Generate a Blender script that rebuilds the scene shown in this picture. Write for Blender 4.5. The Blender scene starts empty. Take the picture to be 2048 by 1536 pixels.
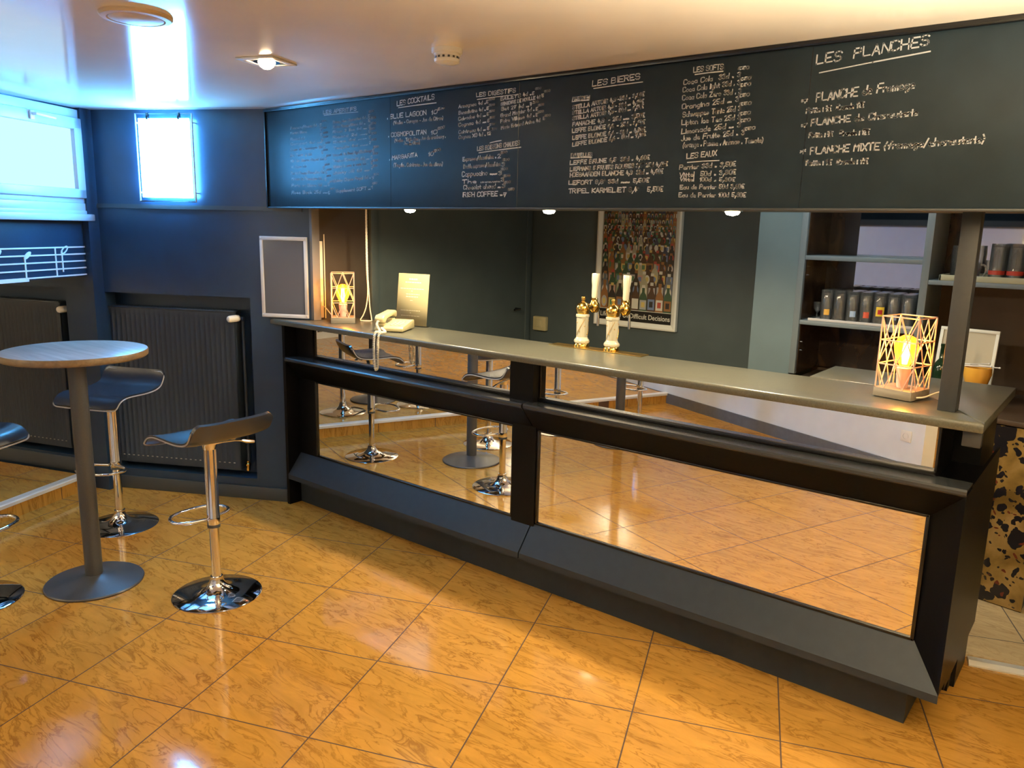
import bpy, bmesh, math, random
from mathutils import Vector, Matrix
rnd = random.Random(7)
PI = math.pi
R = math.radians
C = bpy.context.scene.collection
sc = bpy.context.scene

# ------------------------------------------------------------------ camera
cd = bpy.data.cameras.new('camera')
cam = bpy.data.objects.new('camera', cd); C.objects.link(cam)
cd.sensor_fit = 'HORIZONTAL'; cd.sensor_width = 36.0
cd.lens = 1569.1 / 2048 * 36.0
cd.clip_start = 0.05; cd.clip_end = 60
cr = Vector((0.78203062, 0.62281528, 0.02300511))
cu = Vector((-0.13895324, 0.13825425, 0.98060071))
cw = Vector((-0.60755255, 0.77005642, -0.19466125))
m = Matrix.Identity(4)
for i in range(3):
    m[i][0] = cr[i]; m[i][1] = cu[i]; m[i][2] = -cw[i]
m[0][3], m[1][3], m[2][3] = 0.0, -2.7356, 1.70
cam.matrix_world = m
sc.camera = cam
sc.view_settings.view_transform = 'Standard'
sc.view_settings.look = 'None'
sc.view_settings.exposure = 0.0
sc.view_settings.gamma = 1.0
sc.view_settings.use_curve_mapping = False

# ------------------------------------------------------------------ world and light levels
w = bpy.data.worlds.new('world'); sc.world = w; w.use_nodes = True
w.node_tree.nodes['Background'].inputs[0].default_value = (0.35, 0.55, 1.0, 1)
w.node_tree.nodes['Background'].inputs[1].default_value = 0.02
WARM = (1.0, 0.84, 0.56)
UP_R = 170.0             # added sconces on the right wall, unseen, brightening the ceiling
UP_W = 190.0              # other added uplighters, unseen, brightening the ceiling
TORCH_W = 530.0          # added standing uplighter, unseen, for a brighter ceiling
TUBE_W = 11.0            # added cool tube, unseen behind the menu board
SOFFIT_W = 62.0          # spots under the menu board
DOWN_W = 5.5            # ceiling downlights
DAY_SMALL = (0.10, 0.46, 1.0)  # daylight behind the frosted panes
DAY = (0.34, 0.68, 1.0)
DAY_A, DAY_B = 1.9, 105.0
BULB_W = 4.0

def spot(name, loc, watts, angle=150, blend=0.6, color=WARM, radius=0.03, aim=(0, 0, -1)):
    l = bpy.data.lights.new(name, 'SPOT'); l.energy = watts; l.color = color
    l.spot_size = R(angle); l.spot_blend = blend; l.shadow_soft_size = radius
    o = bpy.data.objects.new(name, l); C.objects.link(o)
    o.location = loc
    o.rotation_euler = Vector(aim).to_track_quat('-Z', 'Y').to_euler()
    return o

# ------------------------------------------------------------------ materials
MATS = {}
def mat(name, color=(.5, .5, .5), rough=.5, metal=0.0, spec=.5, noise=0.0, nscale=20, bump=0.0, bscale=60, coat=0.0, var_rough=0.0, trans=0.0):
    if name in MATS: return MATS[name]
    m = bpy.data.materials.new(name); m.use_nodes = True
    nt = m.node_tree; b = nt.nodes['Principled BSDF']
    b.inputs['Base Color'].default_value = (*color, 1)
    b.inputs['Roughness'].default_value = rough
    b.inputs['Metallic'].default_value = metal
    b.inputs['Specular IOR Level'].default_value = spec
    b.inputs['Coat Weight'].default_value = coat
    b.inputs['Transmission Weight'].default_value = trans
    tc = nt.nodes.new('ShaderNodeTexCoord')
    if noise:
        n = nt.nodes.new('ShaderNodeTexNoise'); n.inputs['Scale'].default_value = nscale; n.inputs['Detail'].default_value = 6
        nt.links.new(tc.outputs['Object'], n.inputs['Vector'])
        r = nt.nodes.new('ShaderNodeValToRGB')
        r.color_ramp.elements[0].position = .3; r.color_ramp.elements[1].position = .7
        r.color_ramp.elements[0].color = (*[c*(1-noise) for c in color], 1)
        r.color_ramp.elements[1].color = (*[min(1, c*(1+noise)) for c in color], 1)
        nt.links.new(n.outputs['Fac'], r.inputs['Fac']); nt.links.new(r.outputs['Color'], b.inputs['Base Color'])
        if var_rough:
            mr = nt.nodes.new('ShaderNodeMapRange'); mr.inputs['To Min'].default_value = max(0, rough-var_rough); mr.inputs['To Max'].default_value = rough+var_rough
            nt.links.new(n.outputs['Fac'], mr.inputs['Value']); nt.links.new(mr.outputs['Result'], b.inputs['Roughness'])
    if bump:
        n2 = nt.nodes.new('ShaderNodeTexNoise'); n2.inputs['Scale'].default_value = bscale; n2.inputs['Detail'].default_value = 4
        nt.links.new(tc.outputs['Object'], n2.inputs['Vector'])
        bp = nt.nodes.new('ShaderNodeBump'); bp.inputs['Strength'].default_value = bump; bp.inputs['Distance'].default_value = .01
        nt.links.new(n2.outputs['Fac'], bp.inputs['Height']); nt.links.new(bp.outputs['Normal'], b.inputs['Normal'])
    MATS[name] = m
    return m

def emis(name, color, strength):
    m = bpy.data.materials.new(name); m.use_nodes = True; nt = m.node_tree
    nt.nodes.remove(nt.nodes['Principled BSDF'])
    e = nt.nodes.new('ShaderNodeEmission'); e.inputs[0].default_value = (*color, 1); e.inputs[1].default_value = strength
    nt.links.new(e.outputs[0], nt.nodes['Material Output'].inputs[0]); MATS[name] = m
    return m

def thin_glass(name, tint=(1, 1, 1), rough=0.02, refl=0.5, milk=0.0, mc=(.9, .9, .88)):
    """clear sheet or vessel glass: see-through with a Fresnel sheen"""
    m = bpy.data.materials.new(name); m.use_nodes = True; nt = m.node_tree
    nt.nodes.remove(nt.nodes['Principled BSDF'])
    t = nt.nodes.new('ShaderNodeBsdfTransparent'); t.inputs[0].default_value = (*tint, 1)
    g = nt.nodes.new('ShaderNodeBsdfGlossy'); g.inputs['Roughness'].default_value = rough
    f = nt.nodes.new('ShaderNodeLayerWeight'); f.inputs[0].default_value = refl
    mx = nt.nodes.new('ShaderNodeMixShader')
    nt.links.new(f.outputs['Fresnel'], mx.inputs[0]); nt.links.new(t.outputs[0], mx.inputs[1]); nt.links.new(g.outputs[0], mx.inputs[2])
    out = mx.outputs[0]
    if milk:
        df = nt.nodes.new('ShaderNodeBsdfTranslucent'); df.inputs[0].default_value = (*mc, 1)
        d2 = nt.nodes.new('ShaderNodeBsdfDiffuse'); d2.inputs[0].default_value = (*mc, 1)
        m1 = nt.nodes.new('ShaderNodeMixShader'); nt.links.new(df.outputs[0], m1.inputs[1]); nt.links.new(d2.outputs[0], m1.inputs[2])
        m2 = nt.nodes.new('ShaderNodeMixShader'); m2.inputs[0].default_value = milk; nt.links.new(out, m2.inputs[1]); nt.links.new(m1.outputs[0], m2.inputs[2]); out = m2.outputs[0]
    nt.links.new(out, nt.nodes['Material Output'].inputs[0]); MATS[name] = m
    return m

def tile_mat(name, base, vein, grout, rough=.09, rot=21.26, size=.5073, off=(-2.9232, -1.6584)):
    m = bpy.data.materials.new(name); m.use_nodes = True; nt = m.node_tree; N = nt.nodes.new; L = nt.links.new
    b = nt.nodes['Principled BSDF']
    tc = N('ShaderNodeTexCoord')
    mp = N('ShaderNodeMapping'); mp.vector_type = 'TEXTURE'
    mp.inputs['Location'].default_value = (off[0], off[1], 0); mp.inputs['Rotation'].default_value = (0, 0, R(rot)); mp.inputs['Scale'].default_value = (size, size, 1)
    L(tc.outputs['Object'], mp.inputs['Vector'])
    sx = N('ShaderNodeSeparateXYZ'); L(mp.outputs['Vector'], sx.inputs[0])
    def math_(op, a, bval=None, b2=None):
        n = N('ShaderNodeMath'); n.operation = op; L(a, n.inputs[0])
        if b2 is not None: L(b2, n.inputs[1])
        elif bval is not None: n.inputs[1].default_value = bval
        return n.outputs[0]
    ds = []
    for k in 'XY':
        fr = math_('FRACT', sx.outputs[k]); ds.append(math_('MINIMUM', fr, None, math_('SUBTRACT', N_one(nt), None, fr)))
    d = math_('MINIMUM', ds[0], None, ds[1])
    gm = math_('LESS_THAN', d, .0052)
    fl = N('ShaderNodeVectorMath'); fl.operation = 'FLOOR'; L(mp.outputs['Vector'], fl.inputs[0])
    wn = N('ShaderNodeTexWhiteNoise'); wn.noise_dimensions = '3D'; L(fl.outputs[0], wn.inputs['Vector'])
    # every tile shifts the vein pattern
    add = N('ShaderNodeVectorMath'); add.operation = 'MULTIPLY_ADD'; L(wn.outputs['Color'], add.inputs[0]); add.inputs[1].default_value = (7, 7, 7); L(tc.outputs['Object'], add.inputs[2])
    m2 = N('ShaderNodeMapping'); m2.inputs['Rotation'].default_value = (0, 0, R(8)); m2.inputs['Scale'].default_value = (1.6, 6.0, 1)
    L(add.outputs[0], m2.inputs['Vector'])
    n1 = N('ShaderNodeTexNoise'); n1.inputs['Scale'].default_value = 2.2; n1.inputs['Detail'].default_value = 9; n1.inputs['Roughness'].default_value = .66; n1.inputs['Distortion'].default_value = 1.3
    L(m2.outputs['Vector'], n1.inputs['Vector'])
    r1 = N('ShaderNodeValToRGB'); e = r1.color_ramp.elements
    e[0].position = .28; e[0].color = (*[c*.80 for c in base], 1); e[1].position = .72; e[1].color = (*[min(1, c*1.10) for c in base], 1)
    L(n1.outputs['Fac'], r1.inputs['Fac'])
    # thin darker veins where a second noise crosses its mid value
    n2 = N('ShaderNodeTexNoise'); n2.inputs['Scale'].default_value = 2.6; n2.inputs['Detail'].default_value = 7; n2.inputs['Roughness'].default_value = .6; n2.inputs['Distortion'].default_value = 1.0
    L(m2.outputs['Vector'], n2.inputs['Vector'])
    ab = math_('ABSOLUTE', math_('SUBTRACT', n2.outputs['Fac'], .5))
    r2 = N('ShaderNodeValToRGB'); e = r2.color_ramp.elements
    e[0].position = 0; e[0].color = (1, 1, 1, 1); e[1].position = .034; e[1].color = (0, 0, 0, 1)
    L(ab, r2.inputs['Fac'])
    n3 = N('ShaderNodeTexNoise'); n3.inputs['Scale'].default_value = 5; L(tc.outputs['Object'], n3.inputs['Vector'])
    vm = math_('MULTIPLY', r2.outputs['Color'], None, n3.outputs['Fac'])
    vm = math_('MULTIPLY', vm, 1.15)
    mx = N('ShaderNodeMix'); mx.data_type = 'RGBA'; L(vm, mx.inputs[0]); L(r1.outputs['Color'], mx.inputs[6]); mx.inputs[7].default_value = (*vein, 1)
    mg = N('ShaderNodeMix'); mg.data_type = 'RGBA'; L(gm, mg.inputs[0]); L(mx.outputs[2], mg.inputs[6]); mg.inputs[7].default_value = (*grout, 1)
    L(mg.outputs[2], b.inputs['Base Color'])
    rr = N('ShaderNodeMapRange'); rr.inputs['To Min'].default_value = rough*.7; rr.inputs['To Max'].default_value = rough*1.5
    L(n3.outputs['Fac'], rr.inputs['Value'])
    rg = N('ShaderNodeMix'); rg.data_type = 'FLOAT'; L(gm, rg.inputs[0]); L(rr.outputs['Result'], rg.inputs[2]); rg.inputs[3].default_value = .8
    L(rg.outputs[0], b.inputs['Roughness'])
    bp = N('ShaderNodeBump'); bp.inputs['Strength'].default_value = .12; bp.inputs['Distance'].default_value = .004
    nb = N('ShaderNodeTexNoise'); nb.inputs['Scale'].default_value = 9; nb.inputs['Detail'].default_value = 2; L(tc.outputs['Object'], nb.inputs['Vector'])
    L(nb.outputs['Fac'], bp.inputs['Height']); L(bp.outputs['Normal'], b.inputs['Normal'])
    MATS[name] = m
    return m
def N_one(nt):
    v = nt.nodes.new('ShaderNodeValue'); v.outputs[0].default_value = 1.0
    return v.outputs[0]

def blotch_mat(name, cols, scale, rough=.3, stretch=(1, 1, 1), spots=False):
    m = bpy.data.materials.new(name); m.use_nodes = True; nt = m.node_tree; N = nt.nodes.new; L = nt.links.new
    b = nt.nodes['Principled BSDF']; b.inputs['Roughness'].default_value = rough
    tc = N('ShaderNodeTexCoord'); mp = N('ShaderNodeMapping'); mp.inputs['Scale'].default_value = stretch; L(tc.outputs['Object'], mp.inputs['Vector'])
    n = N('ShaderNodeTexNoise'); n.inputs['Scale'].default_value = scale; n.inputs['Detail'].default_value = 7; n.inputs['Distortion'].default_value = .6; L(mp.outputs[0], n.inputs['Vector'])
    r = N('ShaderNodeValToRGB'); el = r.color_ramp.elements
    while len(el) < len(cols): el.new(.5)
    for i, (p, c) in enumerate(cols): el[i].position = p; el[i].color = (*c, 1)
    L(n.outputs['Fac'], r.inputs['Fac'])
    out = r.outputs['Color']
    if spots:
        dm = N('ShaderNodeMix'); dm.data_type = 'VECTOR'; dm.inputs[0].default_value = .08
        n4 = N('ShaderNodeTexNoise'); n4.inputs['Scale'].default_value = 14; L(tc.outputs['Object'], n4.inputs['Vector'])
        L(tc.outputs['Object'], dm.inputs[4]); L(n4.outputs['Color'], dm.inputs[5])
        for sc_, th, col in ((10, .33, (.012, .010, .012)), (18, .31, (.010, .009, .012)), (30, .25, (.014, .011, .012)), (19, .15, (.12, .02, .008))):
            v = N('ShaderNodeTexVoronoi'); v.inputs['Scale'].default_value = sc_; L(dm.outputs[1], v.inputs['Vector'])
            n5 = N('ShaderNodeTexNoise'); n5.inputs['Scale'].default_value = 5.5; n5.inputs['Detail'].default_value = 2; L(tc.outputs['Object'], n5.inputs['Vector'])
            mu = N('ShaderNodeMath'); mu.operation = 'MULTIPLY'; L(n5.outputs['Fac'], mu.inputs[0]); mu.inputs[1].default_value = th*2
            lt = N('ShaderNodeMath'); lt.operation = 'LESS_THAN'; L(v.outputs['Distance'], lt.inputs[0]); L(mu.outputs[0], lt.inputs[1])
            mx = N('ShaderNodeMix'); mx.data_type = 'RGBA'; L(lt.outputs[0], mx.inputs[0]); L(out, mx.inputs[6]); mx.inputs[7].default_value = (*col, 1)
            out = mx.outputs[2]
    L(out, b.inputs['Base Color']); MATS[name] = m
    return m

def wood_mat(name, c0, c1, rough=.35, rot=0):
    m = bpy.data.materials.new(name); m.use_nodes = True; nt = m.node_tree; N = nt.nodes.new; L = nt.links.new
    b = nt.nodes['Principled BSDF']; b.inputs['Roughness'].default_value = rough
    tc = N('ShaderNodeTexCoord'); mp = N('ShaderNodeMapping'); mp.inputs['Scale'].default_value = (3, 45, 45); mp.inputs['Rotation'].default_value = (0, 0, R(rot)); L(tc.outputs['Object'], mp.inputs['Vector'])
    n = N('ShaderNodeTexNoise'); n.inputs['Scale'].default_value = 1.0; n.inputs['Detail'].default_value = 8; n.inputs['Distortion'].default_value = .8; L(mp.outputs[0], n.inputs['Vector'])
    r = N('ShaderNodeValToRGB'); r.color_ramp.elements[0].position = .3; r.color_ramp.elements[1].position = .72
    r.color_ramp.elements[0].color = (*c0, 1); r.color_ramp.elements[1].color = (*c1, 1)
    L(n.outputs['Fac'], r.inputs['Fac']); L(r.outputs['Color'], b.inputs['Base Color']); MATS[name] = m
    return m

M_wall = mat('dark_satin_paint', (.013, .032, .066), .36, noise=.12, nscale=6, bump=.06, bscale=35)
M_wallbar = mat('dark_green_paint', (.060, .080, .080), .5, noise=.10, nscale=5, bump=.05, bscale=40)
M_pier = mat('grey_blue_paint', (.13, .18, .19), .5, noise=.06, nscale=5, bump=.05, bscale=40)
M_white = mat('white_wall_paint', (.72, .77, .83), .6, noise=.03, nscale=8, bump=.05, bscale=50)
M_beige = mat('beige_paint', (.42, .38, .27), .6, noise=.03, nscale=8)
M_ceil = mat('glossy_ceiling_paint', (.92, .87, .79), .10, noise=.03, nscale=3, bump=.05, bscale=2.2, spec=.38)
M_tile = tile_mat('orange_marble_tile', (.50, .25, .045), (.20, .08, .014), (.07, .035, .018))
M_tileb = tile_mat('cream_marble_tile', (.62, .47, .26), (.42, .29, .14), (.10, .08, .06), rough=.10)
M_skirt = mat('dark_grey_skirting', (.045, .050, .055), .4)
M_greyskirt = mat('grey_skirting_tile', (.13, .14, .16), .4, noise=.1, nscale=20)
M_board = mat('chalkboard_black', (.015, .026, .035), .42, spec=.24, noise=.16, nscale=7, bump=.03, bscale=80)
M_black = mat('black_satin_paint', (.004, .004, .0045), .36, spec=.12, bump=.03, bscale=50)
M_sill = mat('charcoal_satin_paint', (.024, .031, .040), .45, spec=.32, noise=.08, nscale=25)
M_edge = mat('black_gloss_bead', (.006, .006, .007), .22)
M_mirror = mat('mirror_glass', (.93, .93, .92), .0, 1.0)
M_top = mat('grey_speckled_laminate', (.086, .082, .060), .28, noise=.22, nscale=220, bump=.02, bscale=200)
M_post = mat('grey_post_paint', (.034, .036, .038), .5, noise=.06, nscale=60)
M_chalk = mat('white_chalk', (.66, .67, .69), .42, bump=.03, bscale=80)
M_chalkdim = mat('faded_chalk', (.46, .48, .52), .42, bump=.03, bscale=80)
M_upvc = mat('white_window_plastic', (.46, .48, .55), .35)
M_chrome = mat('chrome', (.80, .80, .82), .06, 1.0)
M_steel = mat('brushed_steel', (.62, .62, .62), .22, 1.0)
M_gunmetal = mat('grey_powder_coat', (.085, .085, .088), .36, .4, noise=.10, nscale=300)
M_seat = mat('black_gloss_seat', (.018, .021, .030), .27, spec=.8)
M_tabletop = wood_mat('grey_oak_laminate', (.20, .165, .135), (.36, .31, .27), .34, 20)
M_tabedge = wood_mat('oak_edge_band', (.15, .095, .045), (.24, .16, .08), .4)
M_rad = mat('black_radiator_enamel', (.024, .034, .050), .42)
M_plastic = mat('white_plastic', (.78, .78, .76), .35)
M_cream = mat('cream_plastic', (.44, .38, .20), .36)
M_brass = mat('polished_brass', (.72, .46, .12), .18, 1.0)
M_plate = mat('brass_plate', (.62, .42, .14), .30, 1.0)
M_ceramic = mat('white_ceramic', (.38, .345, .25), .14)
M_gold = mat('gilt_line', (.45, .27, .07), .3, .7)
M_copper = mat('rose_copper_wire', (.92, .60, .46), .34, .35)
M_frame = mat('cream_frame_paint', (.74, .72, .62), .42)
M_alu = mat('silver_frame', (.72, .73, .76), .34, .35)
M_slate = mat('dark_grey_glazed_panel', (.10, .10, .115), .12)
M_shelf = mat('grey_blue_shelf_paint', (.17, .20, .21), .45)
M_brownback = blotch_mat('brown_mottled_laminate', [(.25, (.006, .004, .003)), (.5, (.020, .010, .005)), (.62, (.05, .024, .009)), (.8, (.10, .055, .018))], 7, .25, (1, 1, .55))
M_brownwall = mat('brown_wall_paint', (.060, .034, .016), .55, noise=.1, nscale=6)
M_leopard = blotch_mat('spotted_gold_laminate', [(.25, (.10, .06, .014)), (.5, (.22, .135, .035)), (.75, (.34, .22, .085))], 7, .28, (1, 1, 1), True)
M_glass = thin_glass('clear_glass', (.95, .97, .96), .03, .55, milk=.07)
nt_ = M_glass.node_tree; gl_ = nt_.nodes.new('ShaderNodeBsdfGlass'); gl_.inputs['Roughness'].default_value = .015; gl_.inputs['IOR'].default_value = 1.45
mg_ = nt_.nodes.new('ShaderNodeMixShader'); mg_.inputs[0].default_value = .45; out_ = nt_.nodes['Material Output']; src_ = out_.inputs[0].links[0].from_socket
nt_.links.new(src_, mg_.inputs[1]); nt_.links.new(gl_.outputs[0], mg_.inputs[2]); nt_.links.new(mg_.outputs[0], out_.inputs[0])
M_acrylic = thin_glass('clear_acrylic', (.97, .97, .95), .28, .16)
M_amber = thin_glass('amber_glass', (.98, .60, .14), .04, .30, milk=.14, mc=(1, .44, .06))
M_paper = mat('cream_paper', (.50, .43, .26), .7)
M_ink = mat('pale_print', (.86, .80, .60), .7)
M_black_ink = mat('black_print', (.008, .007, .007), .45)
M_whiteink = mat('white_print', (.82, .80, .72), .5)
M_lampbase = wood_mat('pale_wood', (.17, .14, .10), (.27, .23, .17), .5)
M_dayA = emis('frosted_pane_daylight', DAY, DAY_A)
M_dayB = emis('frosted_pane_daylight_small', DAY_SMALL, DAY_B)
M_lampglow = emis('halogen_lamp', (1.0, .74, .42), 90)
M_filament = emis('glowing_filament', (1.0, .66, .26), 160)
M_decal = mat('white_vinyl', (.75, .78, .84), .45)
M_cordm = mat('cream_cord', (.80, .72, .56), .6)
M_step = mat('white_step_nosing', (.78, .76, .70), .3, .2)

# ------------------------------------------------------------------ mesh helpers
class MB:
    """collects shapes; build() links them as one mesh object"""
    def __init__(s): s.v = []; s.f = []; s.mi = []
    def add(s, verts, faces, mi=0):
        o = len(s.v); s.v += [Vector(p) for p in verts]; s.f += [[o+i for i in f] for f in faces]; s.mi += [mi]*len(faces); return s
    def bm(s, bm, mi=0, M=None):
        bm.verts.ensure_lookup_table(); idx = {v: i for i, v in enumerate(bm.verts)}
        s.add([(M @ v.co) if M else v.co.copy() for v in bm.verts], [[idx[v] for v in f.verts] for f in bm.faces], mi); bm.free(); return s
    def box(s, x0, x1, y0, y1, z0, z1, mi=0, bev=0.0, M=None, seg=2):
        b = bmesh.new(); bmesh.ops.create_cube(b, size=1)
        for v in b.verts: v.co = Vector(((x0+x1)/2+v.co.x*(x1-x0), (y0+y1)/2+v.co.y*(y1-y0), (z0+z1)/2+v.co.z*(z1-z0)))
        if bev: bmesh.ops.bevel(b, geom=b.edges[:], offset=bev, segments=seg, affect='EDGES', profile=.5)
        return s.bm(b, mi, M)
    def prism(s, poly, a0, a1, axis='z', mi=0, bev=0.0, M=None):
        """extrude a 2-D polygon: axis z -> (x,y); axis x -> (y,z); axis y -> (x,z)"""
        def P(p, a): return {'z': (p[0], p[1], a), 'x': (a, p[0], p[1]), 'y': (p[0], a, p[1])}[axis]
        b = bmesh.new(); n = len(poly)
        lo = [b.verts.new(P(p, a0)) for p in poly]; hi = [b.verts.new(P(p, a1)) for p in poly]
        b.faces.new(lo[::-1]); b.faces.new(hi)
        for i in range(n): b.faces.new((lo[i], lo[(i+1) % n], hi[(i+1) % n], hi[i]))
        bmesh.ops.recalc_face_normals(b, faces=b.faces[:])
        if bev: bmesh.ops.bevel(b, geom=b.edges[:], offset=bev, segments=2, affect='EDGES', profile=.5)
        return s.bm(b, mi, M)
    def hull8(s, lo, hi, mi=0):
        """solid between two quads (4 points each)"""
        b = bmesh.new(); a = [b.verts.new(p) for p in lo]; c = [b.verts.new(p) for p in hi]
        b.faces.new(a[::-1]); b.faces.new(c)
        for i in range(4): b.faces.new((a[i], a[(i+1) % 4], c[(i+1) % 4], c[i]))
        bmesh.ops.recalc_face_normals(b, faces=b.faces[:])
        return s.bm(b, mi)
    def lathe(s, prof, seg=32, c=(0, 0, 0), mi=0, M=None, caps=True):
        vs = []; fs = []; n = len(prof)
        for (r, z) in prof:
            for k in range(seg):
                a = 2*PI*k/seg; vs.append(Vector((c[0]+r*math.cos(a), c[1]+r*math.sin(a), c[2]+z)))
        for i in range(n-1):
            for k in range(seg):
                k2 = (k+1) % seg; fs.append([i*seg+k, i*seg+k2, (i+1)*seg+k2, (i+1)*seg+k])
        if caps and prof[0][0] > 1e-5: fs.append(list(range(seg))[::-1])
        if caps and prof[-1][0] > 1e-5: fs.append([(n-1)*seg+k for k in range(seg)])
        if M: vs = [M @ v for v in vs]
        return s.add(vs, fs, mi)
    def cyl(s, p0, p1, r0, r1=None, seg=20, mi=0):
        return s.tube([p0, p1], r0 if r1 is None else [r0, r1], seg, mi=mi)
    def tube(s, pts, r, seg=10, closed=False, mi=0):
        pts = [Vector(p) for p in pts]; n = len(pts); rs = r if isinstance(r, (list, tuple)) else [r]*n
        vs = []; fs = []; up = None
        for i in range(n):
            if closed: t = pts[(i+1) % n]-pts[i-1]
            else: t = pts[min(i+1, n-1)]-pts[max(i-1, 0)]
            t = t.normalized() if t.length > 1e-9 else Vector((0, 0, 1))
            if up is None: up = Vector((0, 0, 1)) if abs(t.z) < .9 else Vector((1, 0, 0))
            a = up - t*up.dot(t)
            if a.length < 1e-6: a = t.orthogonal()
            a.normalize(); up = a; b = t.cross(a)
            for k in range(seg):
                th = 2*PI*k/seg; vs.append(pts[i]+(a*math.cos(th)+b*math.sin(th))*rs[i])
        m_ = n if closed else n-1
        for i in range(m_):
            j = (i+1) % n
            for k in range(seg):
                k2 = (k+1) % seg; fs.append([i*seg+k, i*seg+k2, j*seg+k2, j*seg+k])
        if not closed: fs.append(list(range(seg))[::-1]); fs.append([(n-1)*seg+k for k in range(seg)])
        return s.add(vs, fs, mi)
    def sphere(s, c, r, seg=16, mi=0, sz=1.0):
        n = max(6, seg//2); return s.lathe([(r*math.sin(PI*i/n), -r*sz*math.cos(PI*i/n)) for i in range(n+1)], seg, c, mi, caps=False)
    def build(s, name, mats, parent=None, smooth=True, sharp=38):
        me = bpy.data.meshes.new(name); vs = s.v
        if parent is not None:
            inv = wmat(parent).inverted(); vs = [inv @ v for v in vs]
        me.from_pydata([tuple(v) for v in vs], [], s.f)
        for mm in (mats if isinstance(mats, (list, tuple)) else [mats]): me.materials.append(mm)
        me.polygons.foreach_set('material_index', s.mi)
        b = bmesh.new(); b.from_mesh(me); bmesh.ops.remove_doubles(b, verts=b.verts[:], dist=1e-6); b.to_mesh(me); b.free()
        if smooth:
            me.polygons.foreach_set('use_smooth', [True]*len(me.polygons)); me.set_sharp_from_angle(angle=R(sharp))
        me.update()
        o = bpy.data.objects.new(name, me); C.objects.link(o)
        if parent is not None: o.parent = parent
        return o
def wmat(o):
    M = Matrix.Translation(o.location) @ o.rotation_euler.to_matrix().to_4x4()
    return wmat(o.parent) @ M if o.parent else M
def tag(o, label, cat, group=None):
    o['label'] = label; o['category'] = cat
    if group: o['group'] = group
    return o
def thing(name, label, cat, loc=(0, 0, 0), rz=0.0, group=None):
    o = bpy.data.objects.new(name, None); C.objects.link(o); o.empty_display_size = .05
    o.location = loc; o.rotation_euler = (0, 0, rz)
    return tag(o, label, cat, group)
def struct(o, label=None, cat=None):
    o['kind'] = 'structure'
    if label: o['label'] = label; o['category'] = cat
    return o
def dup(root, loc, rz, label, group=None):
    r = root.copy(); C.objects.link(r); r.location = loc; r.rotation_euler = (0, 0, rz); r['label'] = label
    if group: r['group'] = group
    for ch in list(root.children):
        c = ch.copy(); C.objects.link(c); c.parent = r
        for g in list(ch.children):
            d = g.copy(); C.objects.link(d); d.parent = c
    return r
def rotM(loc, rz): return Matrix.Translation(loc) @ Matrix.Rotation(rz, 4, 'Z')
def smooth_path(pts, n=8):
    pts = [Vector(p) for p in pts]; out = []
    for i in range(len(pts)-1):
        p0 = pts[max(i-1, 0)]; p1 = pts[i]; p2 = pts[i+1]; p3 = pts[min(i+2, len(pts)-1)]
        for k in range(n):
            t = k/n
            out.append(.5*((2*p1)+(p2-p0)*t+(2*p0-5*p1+4*p2-p3)*t*t+(3*p1-p0-3*p2+p3)*t**3))
    out.append(pts[-1]); return out

# ================================================================== THE SETTING
ZC = 2.33
struct(MB().box(-9.2, 1.45, -6.6, 2.5, -.08, 0).build('floor', M_tile), 'orange marble floor tiles with thin dark joints', 'floor')
struct(MB().box(-9.2, 1.45, -6.6, 2.5, ZC, ZC+.1).build('ceiling', M_ceil), 'glossy cream painted ceiling', 'ceiling')

# raised floor on the left, with its pale nosing
PA, PB = Vector((-5.085, -.66, 0)), Vector((-3.575, -4.085, 0))
struct(MB().prism([(PA.x, PA.y), (PB.x, PB.y), (-9.0, -6.37), (-9.0, -2.02)][::-1], 0, .095).build('floor_step', M_tile, smooth=False), 'raised tiled floor on the left', 'floor')
d = (PB-PA); L_ = d.length; ang = math.atan2(d.y, d.x)
b = MB().prism([(-.045, .082), (.014, .082), (.014, .100), (.008, .106), (-.045, .106)], 0, L_, 'x', M=rotM(PA, ang))
b.prism([(-.022, .106), (-.016, .1075), (-.010, .106)], 0, L_, 'x', 1, M=rotM(PA, ang))
struct(b.build('trim_step', [M_step, M_alu]), 'pale metal nosing along the floor step', 'trim')

# wall behind the right-hand radiator (28 degrees to the bar)
WR = rotM((-4.01, .029, 0), R(28))
def wr(s, y, z): return WR @ Vector((s, y, z))
b = MB()
b.box(-1.30, .25, 0, .16, 1.257, ZC, M=WR); b.box(-1.30, .085, 0, .16, 0, .13, M=WR)
b.box(-1.30, -1.18, 0, .16, .13, 1.257, M=WR); b.box(-.14, .085, 0, .16, .13, 1.257, M=WR)
b.box(.085, .25, 0, .16, 1.142, 1.257, M=WR)
b.box(-1.18, -.14, .125, .16, .13, 1.257, M=WR)
struct(b.build('wall_far', M_wall, smooth=False), 'dark painted wall with a radiator niche', 'wall')
b = MB().box(-1.21, .21, -.010, 0, 1.765, 1.783, M=WR); b.box(-1.21, .21, -.006, 0, 1.783, 1.790, M=WR)
struct(b.build('trim_far', M_skirt), 'thin dark rail along the wall', 'trim')
b = MB().box(-1.19, .085, -.014, 0, 0, .082, M=WR, bev=.003)
struct(b.build('baseboard_far', M_skirt), 'dark grey skirting', 'baseboard')

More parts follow.
